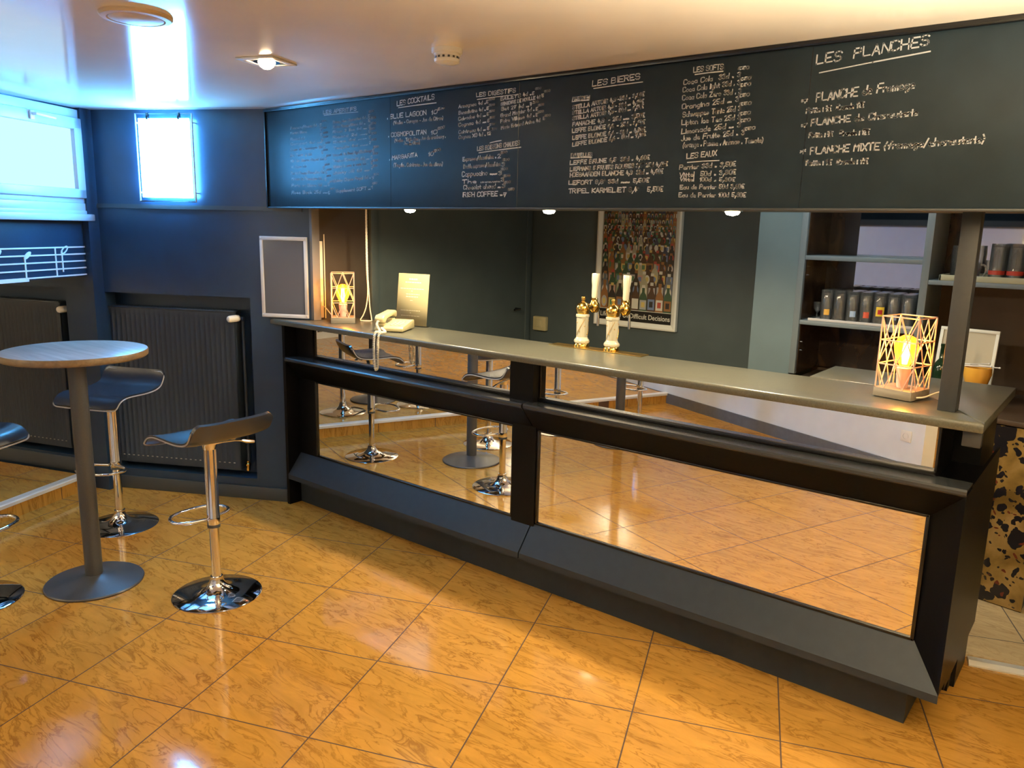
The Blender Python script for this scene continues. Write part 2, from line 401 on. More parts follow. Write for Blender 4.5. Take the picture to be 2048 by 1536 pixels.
# wall over the step, holding the left radiator
WB = rotM((-5.06, -.60, 0), R(19.4))
b = MB()
b.box(-4.3, .10, 0, .16, 1.275, ZC, M=WB); b.box(-4.3, .10, 0, .16, 0, .20, M=WB)
b.box(-.13, .10, 0, .16, .20, 1.275, M=WB); b.box(-4.3, -1.75, 0, .16, .20, 1.275, M=WB)
b.box(-1.75, -.13, .125, .16, .20, 1.275, M=WB)
struct(b.build('wall_step', M_wall, smooth=False), 'dark wall behind the left radiator', 'wall')
struct(MB().box(-4.2, -.02, -.014, 0, .095, .185, M=WB, bev=.003).build('baseboard_step', M_skirt), 'dark grey skirting on the step', 'baseboard')

# boxed-out wall with the high window and the music staff
WA = rotM((-5.03, -.543, 0), R(-62))
struct(MB().box(-.06, 1.75, -.40, 0, 1.357, ZC, M=WA).build('wall_left', M_wall, smooth=False), 'dark boxed wall below the window', 'wall')
# window_1: white frame, sash, sill, frosted pane, handle
f = MB()
for (a0, a1, z0, z1) in ((.004, 1.24, 2.262, 2.318), (.004, .060, 1.787, 2.318), (1.18, 1.24, 1.787, 2.318), (.004, 1.24, 1.787, 1.822)):
    f.box(a0, a1, .0, .030, z0, z1, M=WA, bev=.004)
win1 = struct(f.build('window_1', M_upvc), 'high white framed window above the music staff', 'window')
s_ = MB()
for (a0, a1, z0, z1) in ((.050, 1.19, 2.205, 2.268), (.050, .112, 1.815, 2.268), (1.128, 1.19, 1.815, 2.268), (.050, 1.19, 1.815, 1.868)):
    s_.box(a0, a1, .012, .050, z0, z1, M=WA, bev=.006)
s_.build('sash', M_upvc, win1)
MB().box(.108, 1.132, .018, .024, 1.862, 2.210, M=WA).build('frosted_pane', M_dayA, win1)['label'] = 'bright frosted pane'
s_ = MB().box(.0, 1.26, .0, .034, 1.742, 1.787, M=WA, bev=.004); s_.box(.012, 1.25, .0, .042, 1.722, 1.744, M=WA, bev=.004); s_.box(.0, 1.26, .0, .056, 1.684, 1.724, M=WA, bev=.006)
s_.build('sill', M_upvc, win1)
h = MB().box(.415, .445, .05, .062, 2.215, 2.262, M=WA, bev=.004)
h.tube([WA @ Vector((.43, .058, 2.245)), WA @ Vector((.43, .085, 2.245)), WA @ Vector((.40, .09, 2.243)), WA @ Vector((.30, .09, 2.238))], [.009, .009, .009, .007], 10)
hh = h.build('handle', M_plastic, win1)
# window_2: small frosted pane in a thin white wire frame, on the far wall
f = MB(); s0, s1, z0, z1 = -.796, -.436, 1.808, 2.302
f.tube([wr(s0, -.034, z0), wr(s1, -.034, z0), wr(s1, -.034, z1), wr(s0, -.034, z1)], .0055, 8, True)
for sx, zz in ((s0, z0+.05), (s1, z0+.05), (s0, z1-.05), (s1, z1-.05)): f.cyl(wr(sx, 0, zz), wr(sx, -.034, zz), .004, seg=8)
win2 = struct(f.build('window_2', M_upvc), 'small bright frosted window in the dark wall', 'window')
MB().box(s0+.018, s1-.018, -.040, -.028, z0+.022, z1-.026, M=WR, bev=.003).build('frosted_pane', M_dayB, win2)['label'] = 'glaring frosted pane'
k = MB()
for sx in (s0+.08, s1-.08): k.box(sx-.006, sx+.006, -.046, -.026, z1-.034, z1+.006, M=WR, bev=.002)
k.build('clip', M_edge, win2)

# bar side: left side wall, back wall, pier, recess wall
b = MB().box(-3.98, -3.80, .152, 2.5, 0, ZC)
struct(b.build('wall_bar_side', mat('brown_black_paint', (.046, .038, .028), .5, noise=.1, nscale=5, bump=.05, bscale=40), smooth=False), 'dark wall at the left end behind the bar', 'wall')
dr = MB().box(-3.80, -3.782, .66, 2.20, .0, 2.05)
door1 = struct(dr.build('door_1', M_wallbar, smooth=False), 'dark door behind the bar', 'door')
fr = MB().box(-3.80, -3.772, .60, .66, .0, 2.11, bev=.004); fr.box(-3.80, -3.772, 2.20, 2.26, 0, 2.11, bev=.004); fr.box(-3.80, -3.772, .60, 2.26, 2.05, 2.11, bev=.004)
fr.build('door_frame', M_wallbar, door1)
h = MB().cyl((-3.782, 2.08, 1.085), (-3.735, 2.08, 1.085), .009); h.tube([(-3.737, 2.08, 1.085), (-3.735, 2.05, 1.085), (-3.737, 2.01, 1.083)], .008, 8)
h.build('door_handle', M_edge, door1)
struct(MB().box(-3.80, -1.754, 2.27, 2.42, 0, ZC).build('wall_back', M_wallbar, smooth=False), 'dark green wall behind the beer taps', 'wall')
struct(MB().box(-1.754, -1.512, 1.75, 2.42, 0, ZC).build('wall_pier', M_pier, smooth=False), 'grey blue pier left of the shelves', 'wall')
struct(MB().box(-1.512, 1.45, 2.16, 2.42, 0, ZC).build('wall_shelves', M_brownwall, smooth=False), 'brown wall behind the shelves', 'wall')
# near side: white wall seen in the mirrors, and the closing walls
WN = rotM((-1.03, -3.0, 0), R(22.9))
struct(MB().box(-8.8, 0, -.14, 0, 0, ZC, M=WN).build('wall_near', M_white, smooth=False), 'white wall facing the bar', 'wall')
struct(MB().box(-8.6, -.004, 0, .012, 0, .10, M=WN).build('baseboard_near', M_greyskirt, smooth=False), 'grey skirting on the white wall', 'baseboard')
struct(MB().box(-1.2, 1.45, -4.9, -4.75, 0, ZC).build('wall_rear', M_beige, smooth=False), 'beige wall behind the camera', 'wall')
struct(MB().box(1.30, 1.45, -4.9, 2.42, 0, ZC).build('wall_right', M_beige, smooth=False), 'beige wall on the right', 'wall')
struct(MB().box(-9.2, -9.0, -6.6, -1.9, 0, ZC).build('wall_end', M_white, smooth=False), 'far end wall of the raised floor', 'wall')
# bartender's side: cream tiles behind a pale threshold
e0, e1 = Vector((-.330, .725, 0)), Vector((1.30, 1.215, 0))
struct(MB().prism([(e0.x-.02, e0.y+.06), (e1.x, e1.y), (1.30, 2.16), (-1.5, 2.16), (-3.8, 2.27), (-3.8, .50), (-1.0, .50), (-1.0, .80), (-.35, .80)], 0, .014).build('floor_bar', M_tileb, smooth=False), 'cream tiles behind the bar', 'floor')
ang2 = math.atan2(e1.y-e0.y, e1.x-e0.x)
struct(MB().prism([(-.012, 0), (.045, 0), (.045, .016), (.006, .020), (-.012, .006)], 0, (e1-e0).length, 'x', M=rotM(e0, ang2)).build('trim_threshold', M_step), 'pale threshold strip at the bar end', 'trim')
# soffit behind the menu board
struct(MB().box(-3.86, 1.30, .055, .42, 1.787, 1.83).build('trim_soffit', M_post, smooth=False), 'soffit under the menu board', 'trim')

# ================================================================== THE BAR
bar = thing('bar_counter', 'long black bar front with mirror panels and sloping charcoal sills', 'bar', (-2.1, .30, 0))
B = MB(); B.box(-3.905, -.345, .14, .45, .165, .90); B.box(-3.86, -.447, .14, .42, .90, 1.107); B.box(-.985, -.36, .45, .785, 0, 1.107); B.box(-.40, -.345, .50, .735, 0, .165)
B.build('carcass', M_black, bar, smooth=False)
MB().box(-3.905, -.44, .12, .44, 0, .166).build('kick_plate', M_sill, bar, smooth=False)
MB().box(-3.930, -.3905-3.515, .035, .14, 0, 1.106).build('end_board', M_black, bar, smooth=False)
MB().box(-.3452, -.335, .14, .785, .165, .905).build('side_panel', M_black, bar, smooth=False)
units = ((-3.905, -2.124, -3.75, -2.24, 0), (-2.117, -.335, -2.10, -.445, 1))
for (xa, xb, mx0, mx1, right) in units:
    ix = -.445 if right else xb
    def quad(xi, xo, prof): return [((xo if o else xi), y, z) for (y, z, o) in prof]
    prof = ((.132, .322, 0), (.030, .195, 1), (.030, .166, 1), (.132, .166, 0))
    MB().hull8(quad(xa, xa, prof), quad(ix, xb, prof)).build('sill', M_sill, bar, smooth=False)
    prof = ((.132, .776, 0), (.032, .896, 1), (.032, .912, 1), (.140, .912, 0))
    MB().hull8(quad(xa, xa, prof), quad(ix, xb, prof)).build('top_rail', M_black, bar, smooth=False)
    MB().prism([(.030, .896), (.026, .902), (.026, .912), (.033, .918), (.135, .918), (.135, .912), (.033, .912)], xa+.002, xb, 'x').build('ledge', mat('black_ledge_paint', (.030, .033, .036), .26), bar, smooth=False)
    lo = MB().box(mx0, mx1, .1335, .139, .318, .780); lo.build('mirror_panel', M_mirror, bar, smooth=False)
    up = MB().box(mx0, mx1, .1335, .139, .934, 1.106); up.build('mirror_strip', M_mirror, bar, smooth=False)
    bd = MB(); t = .011
    for (z0, z1) in ((.316, .782),):
        bd.box(mx0-.002, mx0+t, .124, .139, z0, z1, bev=.003); bd.box(mx1-t, mx1+.002, .124, .139, z0, z1, bev=.003)
        bd.box(mx0, mx1, .124, .139, z0, z0+t, bev=.003); bd.box(mx0, mx1, .124, .139, z1-t, z1, bev=.003)
    bd.box(mx0, mx1, .116, .139, .918, .937, bev=.004); bd.box(mx0-.002, mx0+.006, .128, .139, .93, 1.106); bd.box(mx1-.006, mx1+.002, .128, .139, .93, 1.106)
    bd.build('bead', M_edge, bar)
MB().hull8([(-.445, .131, .322), (-.335, .030, .195), (-.335, .142, .195), (-.445, .142, .322)], [(-.445, .131, .776), (-.335, .030, .896), (-.335, .142, .896), (-.445, .142, .776)]).build('flared_stile', M_black, bar, smooth=False)
MB().box(-3.905, -3.752, .126, .142, .30, .80).build('stile', M_black, bar, smooth=False)
MB().box(-3.905, -3.752, .118, .142, .915, 1.106).build('stile', M_black, bar, smooth=False)
MB().box(-2.238, -2.102, .118, .142, .30, .80).build('stile', M_black, bar, smooth=False)
MB().box(-2.238, -2.102, .085, .142, .915, 1.106).build('stile', M_black, bar, smooth=False)
MB().box(-.372, -.318, .045, .075, 1.055, 1.107, bev=.003).build('bracket', M_post, bar)

ct = thing('countertop', 'grey speckled bar top with rounded front edge and return', 'countertop', (-2.1, .24, 1.11))
b = MB()
zc0, zc1, r_ = 1.109, 1.140, .012
prof = [(.142, zc0), (.022, zc0), (.020, zc0+.004)] + [(.020+r_-r_*math.cos(a), zc1-r_+r_*math.sin(a)) for a in [0, .4, .8, 1.2, PI/2]] + [(.142, zc1)]
def slab_prof(xl, xr):
    vs = []; n = len(prof)
    for (y, z) in prof: vs.append((xl(y), y, z))
    for (y, z) in prof: vs.append((xr(y), y, z))
    fs = [[i, i+1, n+i+1, n+i] for i in range(n-1)] + [[n-1, 0, n, 2*n-1]] + [list(range(n))[::-1], list(range(n, 2*n))]
    return vs, fs
vs, fs = slab_prof(lambda y: -4.012+(y-.025)*1.86, lambda y: -.315-(y-.022)*.63)
b.add(vs, [f[::-1] for f in fs])
b.prism([(-3.796, .142), (-.3906, .142), (-.591, .46), (-3.796, .43)], zc0, zc1)
b.build('front_slab', M_top, ct, sharp=50)
MB().prism([(-.315, .032), (-.315, .80), (-.99, .80), (-.99, .462), (-.588, .462)], zc0-.001, zc1+.002, bev=.002).build('return_slab', M_top, ct)

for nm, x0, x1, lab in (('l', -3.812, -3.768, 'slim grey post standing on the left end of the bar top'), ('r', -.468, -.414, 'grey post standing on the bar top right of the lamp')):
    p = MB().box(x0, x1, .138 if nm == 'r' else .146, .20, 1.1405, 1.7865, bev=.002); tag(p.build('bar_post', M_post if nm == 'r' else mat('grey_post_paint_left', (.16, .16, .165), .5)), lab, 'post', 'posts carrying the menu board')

# ================================================================== MENU BOARD with its chalk writing
menu = thing('menu_board', 'long black chalkboard over the bar covered in white handwriting', 'chalkboard', (-1.5, .04, 1.787))
MB().box(-4.005, 1.29, .030, .054, 1.789, 2.312, bev=.002).build('board', M_board, menu)
MB().box(-4.012, 1.29, .018, .054, 2.312, 2.329, bev=.002).build('top_trim', M_edge, menu)
MB().box(-4.012, 1.29, .022, .056, 1.781, 1.790, bev=.002).build('bottom_trim', M_skirt, menu)
MB().box(-4.016, -4.003, .020, .054, 1.785, 2.329, bev=.002).build('end_trim', M_edge, menu)
for sx in (-2.98, -2.18, -.95): MB().box(sx, sx+.0025, .0297, .0302, 1.792, 2.31).build('seam', M_edge, menu)

GL = {'A': '022842 1434', 'B': '02083847463505 3544433202', 'C': '4738180703123243', 'D': '0208284743320 2', 'E': '48080242 0535', 'F': '480802 0535', 'G': '4738180703123243452 5', 'H': '0208 4248 0545',
 'I': '1218', 'J': '3833221203', 'K': '0208 480542', 'L': '080242', 'M': '0208254842', 'N': '02084248', 'O': '180703123243473818', 'P': '02083847463505', 'Q': '180703123243473818 2442', 'R': '02083847463505 2542',
 'S': '473818070615354443321203', 'T': '0848 2822', 'U': '080312324348', 'V': '082248', 'W': '0812253248', 'X': '0248 0842', 'Y': '082548 2522', 'Z': '08480242',
 '0': '180703122233372818', '1': '061812', '2': '0718283736023 2', '3': '0728373615253433221203', '4': '180434 2622', '5': '3808052534332203', '6': '280603122233342504', '7': '083812 0525', '8': '15060718283736251504031222333425', '9': '351506071828373312',
 'a': '35150403122233 3532', 'b': '0802 04152534332202', 'c': '34251504031232', 'd': '3832 3425150403122233', 'ç': '3425150403122233 2110', 'e': '0434251504031232', 'f': '382812 0525', 'g': '3425150403122233 35312010', 'h': '0802 0415253432', 'i': '0502 0706', 'j': '151100',
 'k': '0802 350432', 'l': '0802', 'm': '0502 04152422 24354442', 'n': '0502 0415253432', 'o': '150403122233342515', 'p': '0500 0415253433221203', 'q': '3530 3425150403122233', 'r': '0502 041525', 's': '34251504332203', 't': '1713 1322 0525', 'u': '0503122233 3532', 'v': '051235', 'w': '0512243245',
 'x': '0532 0235', 'y': '0522 3510', 'z': '05350232', '.': '0203', ',': '1300', '-': '0424', '/': '0138', '(': '28160411', ')': '08161401', '°': '0708181707', '€': '381807031232 0525 0424', "'": '0807', '*': '0436 0634 2226', ':': '0302 0605', '+': '0424 1315'}
def glyph(ch):
    g = GL.get(ch)
    if g is None: return None, 2
    st = []; cur = []
    raw = g
    # odd blanks inside the digit pairs are only typing aids: a stroke break needs an even count before it
    toks = raw.split(' '); acc = ''
    for t in toks:
        if len(acc) % 2: acc += t
        else:
            if acc: st.append(acc)
            acc = t
    st.append(acc)
    out = [[(int(s[i]), int(s[i+1])) for i in range(0, len(s)-1, 2)] for s in st]
    wd = max(p[0] for s in out for p in s)
    return out, wd
def write(mb, text, x0, z0, x1, z1, h, y, lw, wob=.16):
    """single-stroke handwriting from (x0,z0) to (x1,z1) on the board plane, capital height h"""
    adv = []; pen = 0
    for ch in text:
        g, wd = glyph(ch); adv.append((g, pen)); pen += wd + (1.25 if ch != ' ' else 1.2)
    pen = max(pen-1.25, 1); W = x1-x0; sc_ = W/pen; sz = h*.74/6.0
    for (g, px) in adv:
        if not g: continue
        jz = rnd.uniform(-.25, .25); sl = rnd.uniform(-.03, .09)
        for s in g:
            pts = []
            for (gx, gz) in s:
                gx2 = gx+px+rnd.uniform(-wob, wob)+sl*(gz-2); gz2 = gz-2+jz+rnd.uniform(-wob, wob)
                X = x0+gx2*sc_; t = (X-x0)/W if abs(W) > 1e-6 else 0
                pts.append((X, z0+(z1-z0)*t+gz2*sz))
            stroke(mb, pts, y, lw)
def stroke(mb, pts, y, lw):
    for (a, b_) in zip(pts[:-1], pts[1:]):
        dx, dz = b_[0]-a[0], b_[1]-a[1]; l = math.hypot(dx, dz)
        if l < 1e-6: dx, dz, l = lw*.4, 0, lw*.4
        ux, uz = dx/l, dz/l; e = lw*.45; k = lw*rnd.uniform(.38, .55); nx, nz = -uz*k, ux*k
        ax, az, bx, bz = a[0]-ux*e, a[1]-uz*e, b_[0]+ux*e, b_[1]+uz*e
        mb.add([(ax-nx, y, az-nz), (bx-nx, y, bz-nz), (bx+nx, y, bz+nz), (ax+nx, y, az+nz)], [[0, 1, 2, 3]])
TEXT={
'a':[('LES APERITIFS', -3.492, 2.268, -3.23, 2.268, 0.023),
('_', -3.487, 2.261, -3.217, 2.26, 0.003),
('Pommeau/Pineau 6d .', -3.779, 2.207, -3.538, 2.209, 0.017),
('Martini Blanc', -3.781, 2.181, -3.639, 2.182, 0.015),
('Ricard 6d', -3.783, 2.148, -3.658, 2.148, 0.016),
('Campari 6d ......', -3.784, 2.123, -3.514, 2.124, 0.016),
('Coupe de Champagne 12d', -3.785, 2.092, -3.509, 2.097, 0.017),
('Gin Tonic 2 6d', -3.787, 2.062, -3.602, 2.062, 0.017),
('Kir Cin Blanc Royal 6d', -3.786, 2.032, -3.501, 2.035, 0.016),
('V. Suze 6d', -3.784, 1.999, -3.65, 2.002, 0.016),
('Martini Rouge/Blanc/Dry 6d', -3.786, 1.966, -3.498, 1.966, 0.019),
('Muscat de Rivesaltes 6d ..', -3.782, 1.936, -3.505, 1.932, 0.019),
('Porto ou Blanc 6d ......', -3.784, 1.899, -3.478, 1.898, 0.019),
('Rose Bock 25d .......', -3.786, 1.86, -3.474, 1.862, 0.021),
('5', -3.524, 2.206, -3.512, 2.206, 0.02),
('€00', -3.507, 2.23, -3.472, 2.23, 0.009),
('5', -3.523, 2.181, -3.511, 2.181, 0.02),
('€00', -3.506, 2.195, -3.47, 2.196, 0.009),
('5', -3.518, 2.156, -3.506, 2.156, 0.02),
('€00', -3.496, 2.17, -3.461, 2.171, 0.009),
('5', -3.514, 2.129, -3.502, 2.129, 0.02),
('€00', -3.497, 2.148, -3.461, 2.149, 0.009),
('5', -3.496, 2.095, -3.484, 2.095, 0.02),
('€00', -3.479, 2.118, -3.444, 2.119, 0.009),
('5', -3.516, 2.066, -3.504, 2.066, 0.02),
('€00', -3.499, 2.082, -3.464, 2.083, 0.009),
('5', -3.49, 2.033, -3.478, 2.033, 0.02),
('€00', -3.473, 2.052, -3.438, 2.054, 0.009),
('5', -3.505, 1.988, -3.493, 1.988, 0.02),
('€00', -3.488, 2.006, -3.453, 2.008, 0.009),
('5', -3.484, 1.962, -3.472, 1.963, 0.02),
('€00', -3.473, 1.98, -3.438, 1.982, 0.009),
('5', -3.491, 1.925, -3.479, 1.926, 0.02),
('€00', -3.477, 1.947, -3.441, 1.949, 0.009),
('5', -3.467, 1.899, -3.455, 1.9, 0.02),
('€00', -3.451, 1.918, -3.415, 1.92, 0.009),
('5', -3.466, 1.855, -3.454, 1.856, 0.02),
('€00', -3.446, 1.881, -3.411, 1.883, 0.009)],
'b':[('Pineau des Charentes 6d .', -3.416, 2.216, -3.149, 2.224, 0.016),
('Porto Rouge/Blanc 6d ...', -3.417, 2.191, -3.164, 2.198, 0.016),
('Rhum 3 Iles 6d .....', -3.418, 2.167, -3.155, 2.175, 0.016),
('Ricard 2d ........', -3.419, 2.14, -3.151, 2.148, 0.016),
('Suze 6d .........', -3.417, 2.115, -3.156, 2.127, 0.016),
('Tequila 6d .........', -3.418, 2.085, -3.147, 2.096, 0.016),
('Verre de Vin Rose/Rge/Blc/Rouge', -3.422, 2.05, -3.118, 2.062, 0.017),
('Vodka Eristoff 6d .....', -3.423, 2.021, -3.138, 2.026, 0.018),
('Whisky 4 ans d age 6d ..', -3.421, 1.989, -3.144, 2.002, 0.018),
('Whisky J.B 6d .......', -3.422, 1.957, -3.139, 1.97, 0.02),
('Whisky Chivas Royal 6d ..', -3.421, 1.917, -3.13, 1.932, 0.02),
('Supplement SOFT ....', -3.401, 1.865, -3.131, 1.877, 0.02),
('5', -3.14, 2.228, -3.128, 2.228, 0.019),
('€00', -3.134, 2.252, -3.098, 2.253, 0.011),
('5', -3.14, 2.206, -3.127, 2.206, 0.019),
('€00', -3.12, 2.22, -3.084, 2.221, 0.011),
('5', -3.136, 2.177, -3.124, 2.178, 0.019),
('€00', -3.121, 2.194, -3.084, 2.195, 0.011),
('5', -3.138, 2.151, -3.126, 2.152, 0.019),
('€00', -3.131, 2.168, -3.094, 2.169, 0.011),
('5', -3.136, 2.126, -3.124, 2.126, 0.019),
('€00', -3.119, 2.145, -3.083, 2.146, 0.011),
('7', -3.134, 2.097, -3.122, 2.098, 0.019),
('€00', -3.119, 2.115, -3.083, 2.117, 0.011),
('5', -3.111, 2.06, -3.098, 2.061, 0.019),
('€00', -3.103, 2.08, -3.067, 2.082, 0.011),
('5', -3.126, 2.027, -3.113, 2.028, 0.019),
('€00', -3.109, 2.047, -3.072, 2.049, 0.011),
('5', -3.124, 2.002, -3.111, 2.003, 0.019),
('€00', -3.112, 2.014, -3.075, 2.016, 0.011),
('7', -3.122, 1.974, -3.109, 1.975, 0.019),
('€00', -3.112, 1.987, -3.076, 1.989, 0.011),
('9', -3.118, 1.927, -3.105, 1.928, 0.019),
('€00', -3.103, 1.947, -3.067, 1.949, 0.011),
('1', -3.126, 1.88, -3.113, 1.881, 0.019),
('€50', -3.116, 1.902, -3.079, 1.905, 0.011)],
'c':[('LES COCKTAILS', -2.932, 2.268, -2.682, 2.281, 0.029),
('_', -2.922, 2.259, -2.669, 2.263, 0.005),
('. BLUE LAGOON', -2.999, 2.211, -2.734, 2.215, 0.027),
('10', -2.7, 2.213, -2.664, 2.216, 0.023),
('€00', -2.659, 2.228, -2.618, 2.234, 0.013),
('(Vodka - Curaçao - Jus de Citron)', -2.958, 2.184, -2.625, 2.186, 0.02),
('. COSMOPOLITAN', -2.992, 2.127, -2.734, 2.127, 0.025),
('10', -2.704, 2.123, -2.662, 2.126, 0.023),
('€00', -2.659, 2.142, -2.616, 2.148, 0.013),
('(Vodka . Triple Sec . Jus de cranberry .', -2.95, 2.1, -2.609, 2.105, 0.019),
('Jus de Citron)', -2.883, 2.084, -2.777, 2.084, 0.017),
('. MARGARITA', -2.986, 2.017, -2.793, 2.027, 0.024),
('10', -2.72, 2.026, -2.686, 2.029, 0.023),
('€00', -2.684, 2.043, -2.639, 2.048, 0.013),
('(Tequila . Cointreau . Jus de citron)', -2.958, 1.984, -2.627, 1.98, 0.023)],
'd':[('LES DIGESTIFS', -2.422, 2.269, -2.2, 2.271, 0.022),
('_', -2.416, 2.258, -2.194, 2.261, 0.002),
('Armagnac 4d ..', -2.527, 2.229, -2.369, 2.236, 0.019),
('Benedictine 4d ..', -2.527, 2.202, -2.368, 2.208, 0.019),
('Calvados 4d ....', -2.528, 2.175, -2.368, 2.184, 0.019),
('Cognac 4d .....', -2.528, 2.149, -2.364, 2.157, 0.019),
('Cointreau 4d ....', -2.526, 2.118, -2.366, 2.124, 0.019),
('Cognac XO 4d ..', -2.526, 2.095, -2.366, 2.101, 0.019),
("BAILEY'S 4d ..", -2.281, 2.243, -2.116, 2.253, 0.018),
('GENIEVRE DE HOULLE 4d', -2.279, 2.222, -2.069, 2.236, 0.016),
('Get 27 4d ....', -2.277, 2.201, -2.126, 2.207, 0.018),
('Grand Marnier 4d ..', -2.279, 2.173, -2.098, 2.189, 0.019),
('Poire Williams 4d ..', -2.279, 2.15, -2.097, 2.165, 0.018),
('Marie Brizard Anise 4d', -2.275, 2.123, -2.065, 2.143, 0.017),
('5', -2.363, 2.237, -2.352, 2.237, 0.017),
('€00', -2.348, 2.248, -2.316, 2.25, 0.009),
('5', -2.361, 2.21, -2.35, 2.21, 0.017),
('€00', -2.348, 2.225, -2.315, 2.226, 0.009),
('5', -2.359, 2.186, -2.348, 2.186, 0.017),
('€00', -2.347, 2.199, -2.315, 2.201, 0.009),
('5', -2.355, 2.157, -2.345, 2.158, 0.017),
('€00', -2.345, 2.172, -2.313, 2.174, 0.009),
('5', -2.356, 2.125, -2.345, 2.125, 0.017),
('€00', -2.346, 2.143, -2.313, 2.145, 0.009),
('12', -2.355, 2.104, -2.335, 2.104, 0.017),
('€00', -2.334, 2.123, -2.301, 2.126, 0.009),
('5', -2.11, 2.253, -2.1, 2.253, 0.016),
('€00', -2.094, 2.272, -2.065, 2.273, 0.009),
('5', -2.059, 2.239, -2.05, 2.239, 0.016),
('€00', -2.047, 2.258, -2.018, 2.259, 0.009),
('7', -2.119, 2.21, -2.109, 2.211, 0.017),
('€00', -2.107, 2.219, -2.077, 2.22, 0.009),
('5', -2.088, 2.187, -2.079, 2.188, 0.017),
('€00', -2.077, 2.205, -2.048, 2.207, 0.009),
('5', -2.087, 2.164, -2.078, 2.164, 0.017),
('€00', -2.077, 2.178, -2.048, 2.18, 0.009),
('5', -2.049, 2.148, -2.04, 2.149, 0.016),
('€00', -2.041, 2.161, -2.012, 2.162, 0.009)],
'e':[('_', -2.338, 2.069, -2.274, 2.076, 0.002),
('LES BOISSONS CHAUDES', -2.412, 2.038, -2.172, 2.053, 0.023),
('_', -2.402, 2.029, -2.164, 2.043, 0.005),
('Espresso/decafeine ..', -2.499, 1.996, -2.302, 2.003, 0.022),
('Double espresso/decafeine', -2.495, 1.964, -2.276, 1.97, 0.022),
('Cappuccino .........', -2.503, 1.928, -2.295, 1.933, 0.029),
('The ..............', -2.501, 1.897, -2.278, 1.9, 0.021),
('Chocolat chaud ....', -2.493, 1.87, -2.274, 1.875, 0.024),
('IRISH COFFEE ...', -2.5, 1.836, -2.263, 1.841, 0.026),
('2', -2.292, 2.002, -2.276, 2.003, 0.021),
('€00', -2.277, 2.02, -2.24, 2.022, 0.011),
('3', -2.269, 1.966, -2.253, 1.967, 0.021),
('€00', -2.263, 1.99, -2.226, 1.991, 0.011),
('3', -2.285, 1.93, -2.269, 1.931, 0.021),
('€00', -2.272, 1.95, -2.235, 1.952, 0.011),
('3', -2.27, 1.903, -2.254, 1.904, 0.021),
('€00', -2.258, 1.921, -2.221, 1.923, 0.011),
('3', -2.265, 1.875, -2.249, 1.875, 0.021),
('€00', -2.254, 1.893, -2.217, 1.895, 0.011),
('7', -2.255, 1.836, -2.239, 1.837, 0.021),
('€50', -2.231, 1.863, -2.195, 1.865, 0.011)],
'f':[('LES BIERES', -1.81, 2.261, -1.597, 2.27, 0.027),
('_', -1.803, 2.252, -1.584, 2.257, 0.004),
('PRESSION', -1.904, 2.214, -1.822, 2.214, 0.017),
('_', -1.905, 2.21, -1.823, 2.21, 0.005),
('STELLA ARTOIS 4,9°-25d .. 3,30€', -1.902, 2.18, -1.575, 2.206, 0.019),
('STELLA ARTOIS 4,9°- 33d .... 4,60€', -1.901, 2.159, -1.576, 2.181, 0.018),
('STELLA ARTOIS 4,9°- 50d .... 6,50€', -1.9, 2.138, -1.575, 2.162, 0.017),
('PANACHE 4,9° - 25d ....... 3,50€', -1.899, 2.114, -1.568, 2.129, 0.019),
('LEFFE BLONDE 6,6° - 25d .. 3,60€', -1.899, 2.089, -1.566, 2.105, 0.019),
('LEFFE BLONDE 6,6 - 33d ... 4,70€', -1.897, 2.061, -1.562, 2.077, 0.019),
('LEFFE BLONDE 6,6 - 50d ... 7,10€', -1.896, 2.035, -1.558, 2.06, 0.019),
('BOUTEILLES', -1.901, 1.993, -1.798, 1.993, 0.018),
('_', -1.901, 1.989, -1.799, 1.988, 0.005),
('LEFFE BRUNE 6,5° 33d .. 4,60€', -1.904, 1.963, -1.537, 1.972, 0.02),
('LIEFMANS 5 FRUITS ROUGES 3,8° 25d 4,60€', -1.903, 1.937, -1.458, 1.946, 0.019),
('HOEGAARDEN BLANCHE 4,9° 33d ... 4,60€', -1.902, 1.914, -1.476, 1.919, 0.021),
('LEFORT 8,8° 33d ......... 5,50€', -1.906, 1.883, -1.535, 1.887, 0.02),
('TRIPEL KARMELIET 8,4°   5,50€', -1.906, 1.849, -1.472, 1.852, 0.023)],
'g':[('LES SOFTS', -1.375, 2.272, -1.261, 2.271, 0.023),
('_', -1.368, 2.263, -1.261, 2.264, 0.006),
('Coca Cola  33d .. 3', -1.412, 2.232, -1.196, 2.24, 0.022),
('Coca Cola light 33d . 3', -1.413, 2.206, -1.195, 2.213, 0.022),
('Coca Cola Zero 33d . 3', -1.413, 2.178, -1.188, 2.184, 0.023),
('Orangina 25d .... 3', -1.412, 2.146, -1.195, 2.158, 0.023),
('Schweppes Tonic 25d 3', -1.407, 2.118, -1.185, 2.125, 0.023),
('Lipton Ice Tea 25d 3', -1.409, 2.09, -1.184, 2.096, 0.023),
('Limonade 25d .... 3', -1.408, 2.058, -1.181, 2.07, 0.023),
('Jus de Fruits 25d .. 3', -1.407, 2.033, -1.165, 2.044, 0.023),
('(orange . Pomme . Ananas . Tomate)', -1.399, 2.01, -1.095, 2.014, 0.023),
('€50', -1.205, 2.263, -1.165, 2.263, 0.012),
('€50', -1.196, 2.226, -1.156, 2.228, 0.012),
('€50', -1.195, 2.206, -1.155, 2.207, 0.012),
('€50', -1.196, 2.171, -1.156, 2.173, 0.012),
('€50', -1.188, 2.143, -1.148, 2.144, 0.012),
('€50', -1.189, 2.11, -1.148, 2.112, 0.012),
('€50', -1.187, 2.086, -1.146, 2.088, 0.012),
('€50', -1.167, 2.057, -1.127, 2.06, 0.012),
('LES EAUX', -1.38, 1.968, -1.263, 1.976, 0.024),
